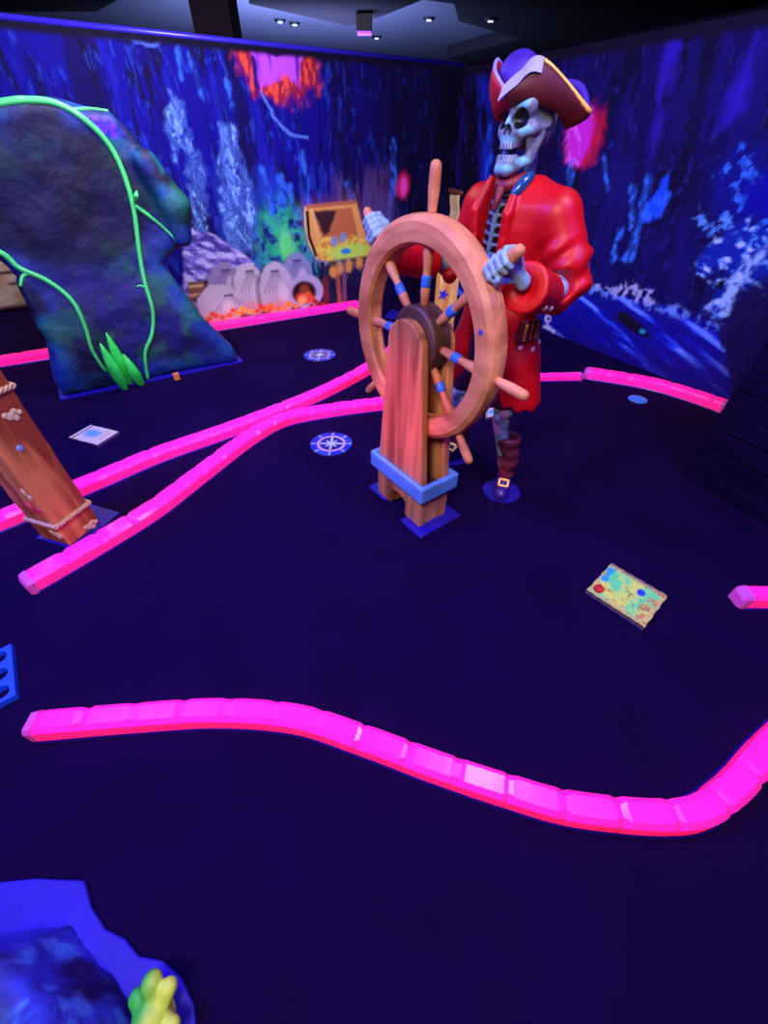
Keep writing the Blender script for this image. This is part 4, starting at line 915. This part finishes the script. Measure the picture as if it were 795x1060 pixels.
relief('r', *(0.026, 0.717), cluster, shell_m, 'shell'); relief('f', .045, .085, cluster, shell_m, 'shell')
relief('f', .055, .37, [(0, 0, .014, .022), (.018, -.03, .012, .018)], shell_m, 'shell'); relief('r', *(0.039, 0.031), cluster, shell_m, 'shell')
relief('r', *(-0.018, 0.579), [(0, 0, .017, .017)], pearl, 'pearl')
bm = bmesh.new(); M = on_face('f', .045, .26); P = [((.055 if k % 2 == 0 else .016)*math.sin(k*math.pi/5+.2), (.055 if k % 2 == 0 else .016)*math.cos(k*math.pi/5+.2)) for k in range(10)]
prism(bm, P, M @ Matrix.Translation((0, -.004, 0)), .005); obj('starfish', bm, star_m, pil)

# ================================================================ DARK DECK BOX (right edge)
dkm = wood('deck_black', (13, 3, 42), (20, 5, 56), scale=(2, 2, 26), rough=.95, bump=.3); dkm.node_tree.nodes['Principled BSDF'].inputs['Specular IOR Level'].default_value = .05
a = Vector((1.975, 2.15, 0)); b = Vector((2.21, 1.66, 0)); d = (b-a).normalized(); L = 1.5
box_o = empty('deck_box', a, math.atan2(d.y, d.x), 'tall dark planked box standing at the right edge', 'box')
for k in range(9):
    z0 = .004+k*.12
    bm = bmesh.new(); box(bm, (0, 0, z0), (L, .03, z0+.112)); obj('plank', bm, dkm, box_o, bevel=.004)
    bm = bmesh.new(); box(bm, (-.002, .03, z0), (.028, 1.2, z0+.112)); obj('plank', bm, dkm, box_o, bevel=.004)
bm = bmesh.new(); box(bm, (.03, .031, .0), (L, 1.2, 1.07)); obj('core', bm, mat('core_black', (12, 6, 20)), box_o)
bm = bmesh.new(); box(bm, (-.01, -.01, 1.085), (L+.01, 1.21, 1.115)); obj('lid', bm, dkm, box_o, bevel=.004)

# ================================================================ FLOOR PIECES
def painted_disc(name, c, r, fn, label, cat, group=None, th=.008):
    nr, na = 30, 72; R0 = np.linspace(.002, r, nr); A = np.linspace(0, 2*np.pi, na, endpoint=False); rr, aa = np.meshgrid(R0, A, indexing='ij')
    v = np.stack([rr*np.cos(aa), rr*np.sin(aa), np.full(rr.shape, th)], -1).reshape(-1, 3); i, j = np.meshgrid(np.arange(nr-1), np.arange(na), indexing='ij')
    q = np.stack([i*na+j, (i+1)*na+j, (i+1)*na+(j+1) % na, i*na+(j+1) % na], -1).reshape(-1, 4)
    low = np.stack([r*np.cos(A), r*np.sin(A), np.zeros(na)], -1); n0 = len(v); j = np.arange(na)
    q = np.concatenate([q, np.stack([(nr-1)*na+j, n0+j, n0+(j+1) % na, (nr-1)*na+(j+1) % na], 1)])
    c3 = fn(rr/r, aa).reshape(-1, 3); c3 = np.concatenate([c3, np.tile(L3((20, 20, 80)), (na, 1))])
    o = vq_obj(name, np.concatenate([v, low]), q, vmat('floor_print', rough=.4, spec=.4), paint=c3, smooth=False); o.location = (c[0], c[1], 0); return tag(o, label, cat, group)
def compass(rr, aa):
    n_ = fbm(rr*8*np.cos(aa)+5, rr*8*np.sin(aa)+5, 0*rr, 1, 3); c = np.tile(L3((22, 44, 200)), rr.shape+(1,)); c = mixc(c, np.tile(L3((40, 90, 225)), rr.shape+(1,)), ss(.5, .62, n_))
    ring = lambda a, b: (ss(a-.02, a, rr)-ss(b, b+.02, rr))
    c = mixc(c, np.tile(L3((206, 160, 190)), rr.shape+(1,)), ring(.56, .66)); c = mixc(c, np.tile(L3((20, 24, 110)), rr.shape+(1,)), ring(.16, .54)*.8)
    star = rr < (.16+.40*np.maximum(np.abs(np.cos(2*aa))**14, .5*np.abs(np.sin(2*aa))**14)); c = np.where(star[..., None], L3((196, 206, 226)), c)
    tick = (np.abs(((aa*8/(2*np.pi)+.5) % 1)-.5) < .035) & (rr > .70) & (rr < .95); c = np.where(tick[..., None], L3((200, 190, 230)), c)
    return mixc(c, np.tile(L3((16, 20, 90)), rr.shape+(1,)), ring(.96, 1.1))
painted_disc('compass_disc', (-0.386, 2.474), .155, compass, 'round blue compass floor disc nearer the viewer, in front of the pink borders', 'compass disc', 'compass floor discs')
painted_disc('compass_disc', (-0.676, 4.136), .165, compass, 'round blue compass floor disc farther off, behind the pink borders', 'compass disc', 'compass floor discs')
painted_disc('cup_marker', (2.173, 3.21), .075, lambda rr, aa: np.tile(L3((60, 150, 250)), rr.shape+(1,)), 'small plain blue floor disc in front of the bent border', 'marker')
def card(name, C4, fn, label, cat, th=.022, nu=90, nv=60):
    C4 = [np.array(c_, float) for c_ in C4]; o0 = sum(C4)/4; u, v_ = np.meshgrid(np.linspace(0, 1, nu), np.linspace(0, 1, nv), indexing='ij')
    P = (C4[0]*((1-u)*(1-v_))[..., None]+C4[1]*(u*(1-v_))[..., None]+C4[2]*(u*v_)[..., None]+C4[3]*((1-u)*v_)[..., None])-o0
    # slightly ragged edge
    e = 1+.012*np.sin(u*37+v_*21); P = P*e[..., None]
    top = np.concatenate([P, np.full(u.shape+(1,), th)], -1); col = fn(u, v_)
    ring = [(i, 0) for i in range(nu)]+[(nu-1, j) for j in range(1, nv)]+[(i, nv-1) for i in range(nu-2, -1, -1)]+[(0, j) for j in range(nv-2, 0, -1)]
    ri = np.array([i*nv+j for i, j in ring]); V_ = top.reshape(-1, 3); low = V_[ri].copy(); low[:, 2] = .001; n0 = len(V_); k = np.arange(len(ri)); k2 = (k+1) % len(ri)
    q = np.concatenate([grid_quads(nu, nv), np.stack([ri[k], ri[k2], n0+k2, n0+k], 1)])
    o = vq_obj(name, np.concatenate([V_, low]), q, vmat('floor_print'), paint=np.concatenate([col.reshape(-1, 3), np.tile(L3((70, 60, 170)), (len(low), 1))]), smooth=False)
    o.location = (o0[0], o0[1], 0); return tag(o, label, cat)
def mapfn(u, v):
    n_ = fbm(u*7+2, v*5+1, 0*u, 0, 4); n2 = fbm(u*18, v*13, 0*u+3, 2, 3); c = mixc(np.tile(L3((225, 245, 110)), u.shape+(1,)), np.tile(L3((110, 245, 150)), u.shape+(1,)), ss(.45, .6, n_))
    e = np.minimum(np.minimum(u, 1-u)*1.4, np.minimum(v, 1-v)); edge = ss(.16, .03, e+.1*(n_-.5)); c = mixc(c, np.tile(L3((214, 196, 120)), u.shape+(1,)), edge*.8); 
    side = ss(.09, .02, v+.10*(n2-.5)); c = mixc(c, np.tile(L3((120, 80, 96)), u.shape+(1,)), side*.9)
    c = mixc(c, np.tile(L3((226, 176, 110)), u.shape+(1,)), ss(.72, .86, u+.1*(n_-.5))*ss(.5, .6, n2)); c = mixc(c, np.tile(L3((150, 110, 60)), u.shape+(1,)), ss(.64, .7, n2)*.6)
    def e_(cu, cv, ru, rv, rot=0):
        x, y = (u-cu)*1.5, v-cv; a, b = x*math.cos(rot)+y*math.sin(rot), -x*math.sin(rot)+y*math.cos(rot); return ss(1.1, .9, np.sqrt((a/ru)**2+(b/rv)**2)+.5*(n2-.5))
    c = mixc(c, np.tile(L3((226, 60, 50)), u.shape+(1,)), e_(.13, .80, .13, .12)); c = mixc(c, np.tile(L3((180, 30, 30)), u.shape+(1,)), e_(.13, .80, .13, .12)-e_(.14, .79, .08, .07))
    c = mixc(c, np.tile(L3((60, 180, 235)), u.shape+(1,)), np.maximum(e_(.08, .20, .10, .09), np.maximum(e_(.09, .47, .10, .10), e_(.085, .34, .05, .12)))); c = mixc(c, np.tile(L3((40, 80, 220)), u.shape+(1,)), e_(.66, .30, .10, .09, .6))
    for cu, cv, s_ in ((.45, .38, .03), (.5, .45, .035), (.83, .66, .03), (.57, .85, .03)): c = mixc(c, np.tile(L3((110, 110, 80)), u.shape+(1,)), e_(cu, cv, s_*1.5, s_*.6)*.7)
    return c
card('treasure_map', [(1.174, 1.354), (1.359, 1.152), (1.166, 0.979), (0.982, 1.182)], mapfn, 'yellow green treasure map tile with a red spot on the floor in front', 'map tile')
def paperfn(u, v):
    n_ = fbm(u*6, v*6, 0*u+5, 1, 3); c = mixc(np.tile(L3((232, 226, 214)), u.shape+(1,)), np.tile(L3((220, 214, 170)), u.shape+(1,)), ss(.45, .6, n_))
    m = ss(.36, .12, np.hypot((u-.42), v-.45)); c = mixc(c, np.tile(L3((110, 190, 250)), u.shape+(1,)), m)
    return mixc(c, np.tile(L3((120, 80, 90)), u.shape+(1,)), ss(.03, .015, np.abs(u-.10)))
card('chart_tile', [(-2.233, 2.681), (-2.297, 2.502), (-2.034, 2.405), (-1.974, 2.588)][::1], lambda u, v: paperfn(v, u), 'pale chart tile with a blue patch on the floor right of the wooden piling', 'map tile')
card('chart_tile', [(0.825, 2.994), (0.916, 3.012), (0.906, 2.884), (0.797, 2.836)], paperfn, 'pale blank looking tile on the floor behind the left knee of the pirate', 'map tile', nu=20, nv=20)
# blue panel with holes, cut by the left edge
bm = bmesh.new()
A_, B_, C_ = Vector((-1.578, 0.87)+(0,)), Vector((-1.412, 0.656)+(0,)), Vector((-1.622, 0.839)+(0,))
ey = (B_-A_); Ly = ey.length; ey.normalize(); ex = (C_-A_); ex.normalize(); ex = (ex-ey*ex.dot(ey)).normalized()
pan = empty('holed_panel', A_, 0, 'bright blue panel with round dark holes lying at the left edge', 'panel')
nx_, M_ = 3, 3; cs = Ly/3; rad = cs*.32; th = .03
for i in range(nx_):
    for j in range(M_):
        c0 = Vector(((i+.5)*cs, (j+.5)*cs)); N_ = 24
        for zz in (th, .001):
            ring = [bm.verts.new(Vector((0, 0, zz))+ex*(c0.x+rad*math.cos(k*2*math.pi/N_))+ey*(c0.y+rad*math.sin(k*2*math.pi/N_))) for k in range(N_)]
            def sq(a):
                m_ = max(abs(math.cos(a)), abs(math.sin(a))); return (cs/2*math.cos(a)/m_, cs/2*math.sin(a)/m_)
            outr = [bm.verts.new(Vector((0, 0, zz))+ex*(c0.x+sq(k*2*math.pi/N_)[0])+ey*(c0.y+sq(k*2*math.pi/N_)[1])) for k in range(N_)]
            for k in range(N_): bm.faces.new((ring[k], ring[(k+1) % N_], outr[(k+1) % N_], outr[k]))
            if zz == th: tr, to = ring, outr
        for k in range(N_): bm.faces.new((tr[k], tr[(k+1) % N_], ring[(k+1) % N_], ring[k])); bm.faces.new((to[k], to[(k+1) % N_], outr[(k+1) % N_], outr[k]))
bmesh.ops.remove_doubles(bm, verts=bm.verts, dist=1e-5)
obj('panel_sheet', bm, mat('uv_blue_panel', (24, 84, 255), rough=.45), pan)
# blue plate on the floor behind the wheel
bm = bmesh.new(); hprism(bm, [(-0.015, 5.382), (0.154, 5.31), (0.317, 5.469), (0.072, 5.706)], .001, .012); tag(obj('floor_plate', bm, blue_plate), 'flat blue plate on the black floor seen through the left of the wheel', 'floor plate')

# ================================================================ ORANGE POST AND PARCHMENT BY THE CORNER
op = wood('orange_post_wood', (240, 140, 50), (255, 224, 120), scale=(22, 22, 1.6), bump=.1)
pc = (0.626, 4.614)
pst = empty('orange_post', (pc[0], pc[1], 0), math.radians(8), 'square orange brown wooden post with a blue star behind the ship wheel', 'post')
bm = bmesh.new(); box(bm, (-.095, -.095, 0), (.095, .095, 0.746)); obj('shaft', bm, op, pst, bevel=.008)
tz = 0.746
bm = bmesh.new(); box(bm, (-.105, -.105, tz-.04), (.105, .105, tz-.022)); obj('dark_collar', bm, mat('collar_brown', (90, 44, 40)), pst)
bm = bmesh.new(); P = [((.06 if k % 2 == 0 else .026)*math.sin(k*math.pi/5+.3)-.085, (.06 if k % 2 == 0 else .026)*math.cos(k*math.pi/5+.3)+tz-.26) for k in range(10)]
prism(bm, P, Matrix.Translation((.03, -.1, 0)), .006); obj('star', bm, pin_m, pst)
u0 = (0.034, 1.011)
sg = empty('parchment_sign', (WC.x+RD.x*u0[0], WC.y+RD.y*u0[0], u0[1]), math.atan2(RD.y, RD.x), 'curled cream parchment sign on the wall behind the right shoulder of the pirate', 'sign')
bm = bmesh.new(); R_ = []
for i in range(13):
    zz = .16-.32*i/12; R_.append([bm.verts.new((.2*(2*k/6-1), -.03-.015*math.sin(i*.6)-.02*math.cos(k*1.0), zz)) for k in range(7)])
for i in range(12):
    for k in range(6): bm.faces.new((R_[i][k], R_[i][k+1], R_[i+1][k+1], R_[i+1][k]))
o = obj('sheet', bm, mat('parchment', (236, 206, 140), rough=.7, vary=.15, vscale=12), sg, smooth=True); s = o.modifiers.new('t', 'SOLIDIFY'); s.thickness = .01
bm = bmesh.new(); lathe(bm, (-.24, -.05, .175), (.24, -.05, .155), [(0, .02), (.1, .028), (.9, .028), (1, .02)], 12); obj('roller', bm, mat('roller_wood', (110, 50, 44)), sg, smooth=True)
# cream prop beyond the end of the mural
cp = (-4.703, 5.329)
def creamf(P):
    x, y, z = P; d = rbox(P, (0, 0, .31), (.75, .3, .30), .07); return d+.02*(fbm(x*5, y*5, z*5, 1, 3)-.5)+.012*ss(.02, 0, np.abs(z-.42))
v, q = nets(creamf, (-.95, -.5, -.04), (.95, .5, .72), .03); v[:, 2] = np.maximum(v[:, 2], 0)
x, y, z = v.T; c = mixc(solid(v, L3((232, 214, 178))), solid(v, L3((205, 170, 120))), ss(.35, .6, fbm(x*4, y*4, z*6, 3, 4)))
c = mixc(c, solid(v, L3((60, 36, 40))), ss(.02, .008, np.abs(z-.43)))
for hx, hz in ((.28, .52), (.42, .30), (-.1, .5)): c = mixc(c, solid(v, L3((50, 30, 36))), ss(.045, .03, np.hypot(x-hx, (z-hz)*1.6)))
o = vq_obj('stone_block', v, q, rockm, None, c); o.location = (cp[0]-.45, cp[1]+.3, 0); o.rotation_euler = (0, 0, .5); tag(o, 'cream stone block prop far left behind the vine rock', 'block')

# ================================================================ BLUE ROCK WITH CORAL (bottom left, at the viewer's feet)
plate = [(-1.6, -.45), (-1.265, 0.104), (-1.114, 0.128), (-1.007, 0.137), (-0.863, 0.134), (-0.81, 0.077), (-0.75, 0.036), (-0.689, 0.018), (-0.637, -0.013), (-0.573, -0.02), (-0.511, -0.05), (-0.462, -0.094), (-0.437, -0.145), (-0.401, -0.256), (-.5, -.5)]
rk = empty('coral_rock', (-.9, -.1, 0), 0, 'low blue painted rock on a glowing blue base in the bottom left corner', 'rock')
bm = bmesh.new(); hprism(bm, [(x+.9, y+.1) for x, y in plate], .001, .02); e = obj('base_plate', bm, mat('uv_blue_plate', (28, 10, 180), rough=.7, vary=.2, vscale=9), rk, bevel=.006)
def rk2(P):
    x, y, z = P; r2 = [(-.7, -.32), (-0.237, 0.138), (-0.097, 0.153), (-0.027, 0.162), (0.057, 0.15), (0.12, 0.095), (0.204, 0.063), (0.273, 0.011), (0.316, -0.044), (.2, -.32)]
    d2 = sdpoly(x, y, r2)+.10*(fbm(x*4, y*4, 0*z, 2, 3)-.5); d = smax(d2+.25*z, z-.20-.12*fbm(x*3, y*3, 0*z, 4, 3), .04)
    d = smax(d, -.003-z+.006, .004); return d+.02*(fbm(x*10, y*10, z*10, 1, 3)-.5)
v, q = nets(rk2, (-.8, -.45, 0.0), (.5, .26, .40), .014)
x, y, z = v.T; n1 = fbm(x*5+z*4, y*9, z*6, 0, 5); n2 = fbm(x*12, y*22, z*14, 3, 4); c = mixc(solid(v, L3((24, 12, 84))), solid(v, L3((44, 60, 190))), ss(.48, .62, n1)); c = mixc(c, solid(v, L3((70, 130, 230))), ss(.56, .64, n2)*ss(.45, .6, n1))
vq_obj('rock_body', v, q, rockm, rk, c)
cc = np.array((-0.538, -0.1))
crl = empty('yellow_coral', (float(cc[0]), float(cc[1]), .022), 0, 'lobed yellow green coral beside the bottom left blue rock', 'coral')
def cor(P):
    x, y, z = P; d = cap(P, (0, -.02, -.02), (-.005, -.01, .05), .045, .04)
    for a, b, r in (((0, 0, .04), (-.012, .045, .085), .024), ((.01, 0, .04), (.030, .038, .08), .020), ((.02, -.01, .03), (.055, -.02, .06), .018), ((-.01, -.02, .03), (-.045, .02, .06), .020), ((0, -.03, .03), (.03, -.07, .07), .022), ((0, -.03, .03), (-.03, -.07, .07), .022)): d = smin(d, cap(P, a, b, r*.8, r), .008)
    return smax(d, -z+.001, .003)
v, q = nets(cor, (-.1, -.13, -.02), (.12, .11, .14), .005); x, y, z = v.T
c = mixc(solid(v, L3((60, 190, 70))), solid(v, L3((215, 240, 90))), ss(-.03, .02, x+.03*(fbm(x*30, y*30, z*30)-.5)))
vq_obj('coral_body', v, q, vmat('coral_paint', rough=.5), crl, c)
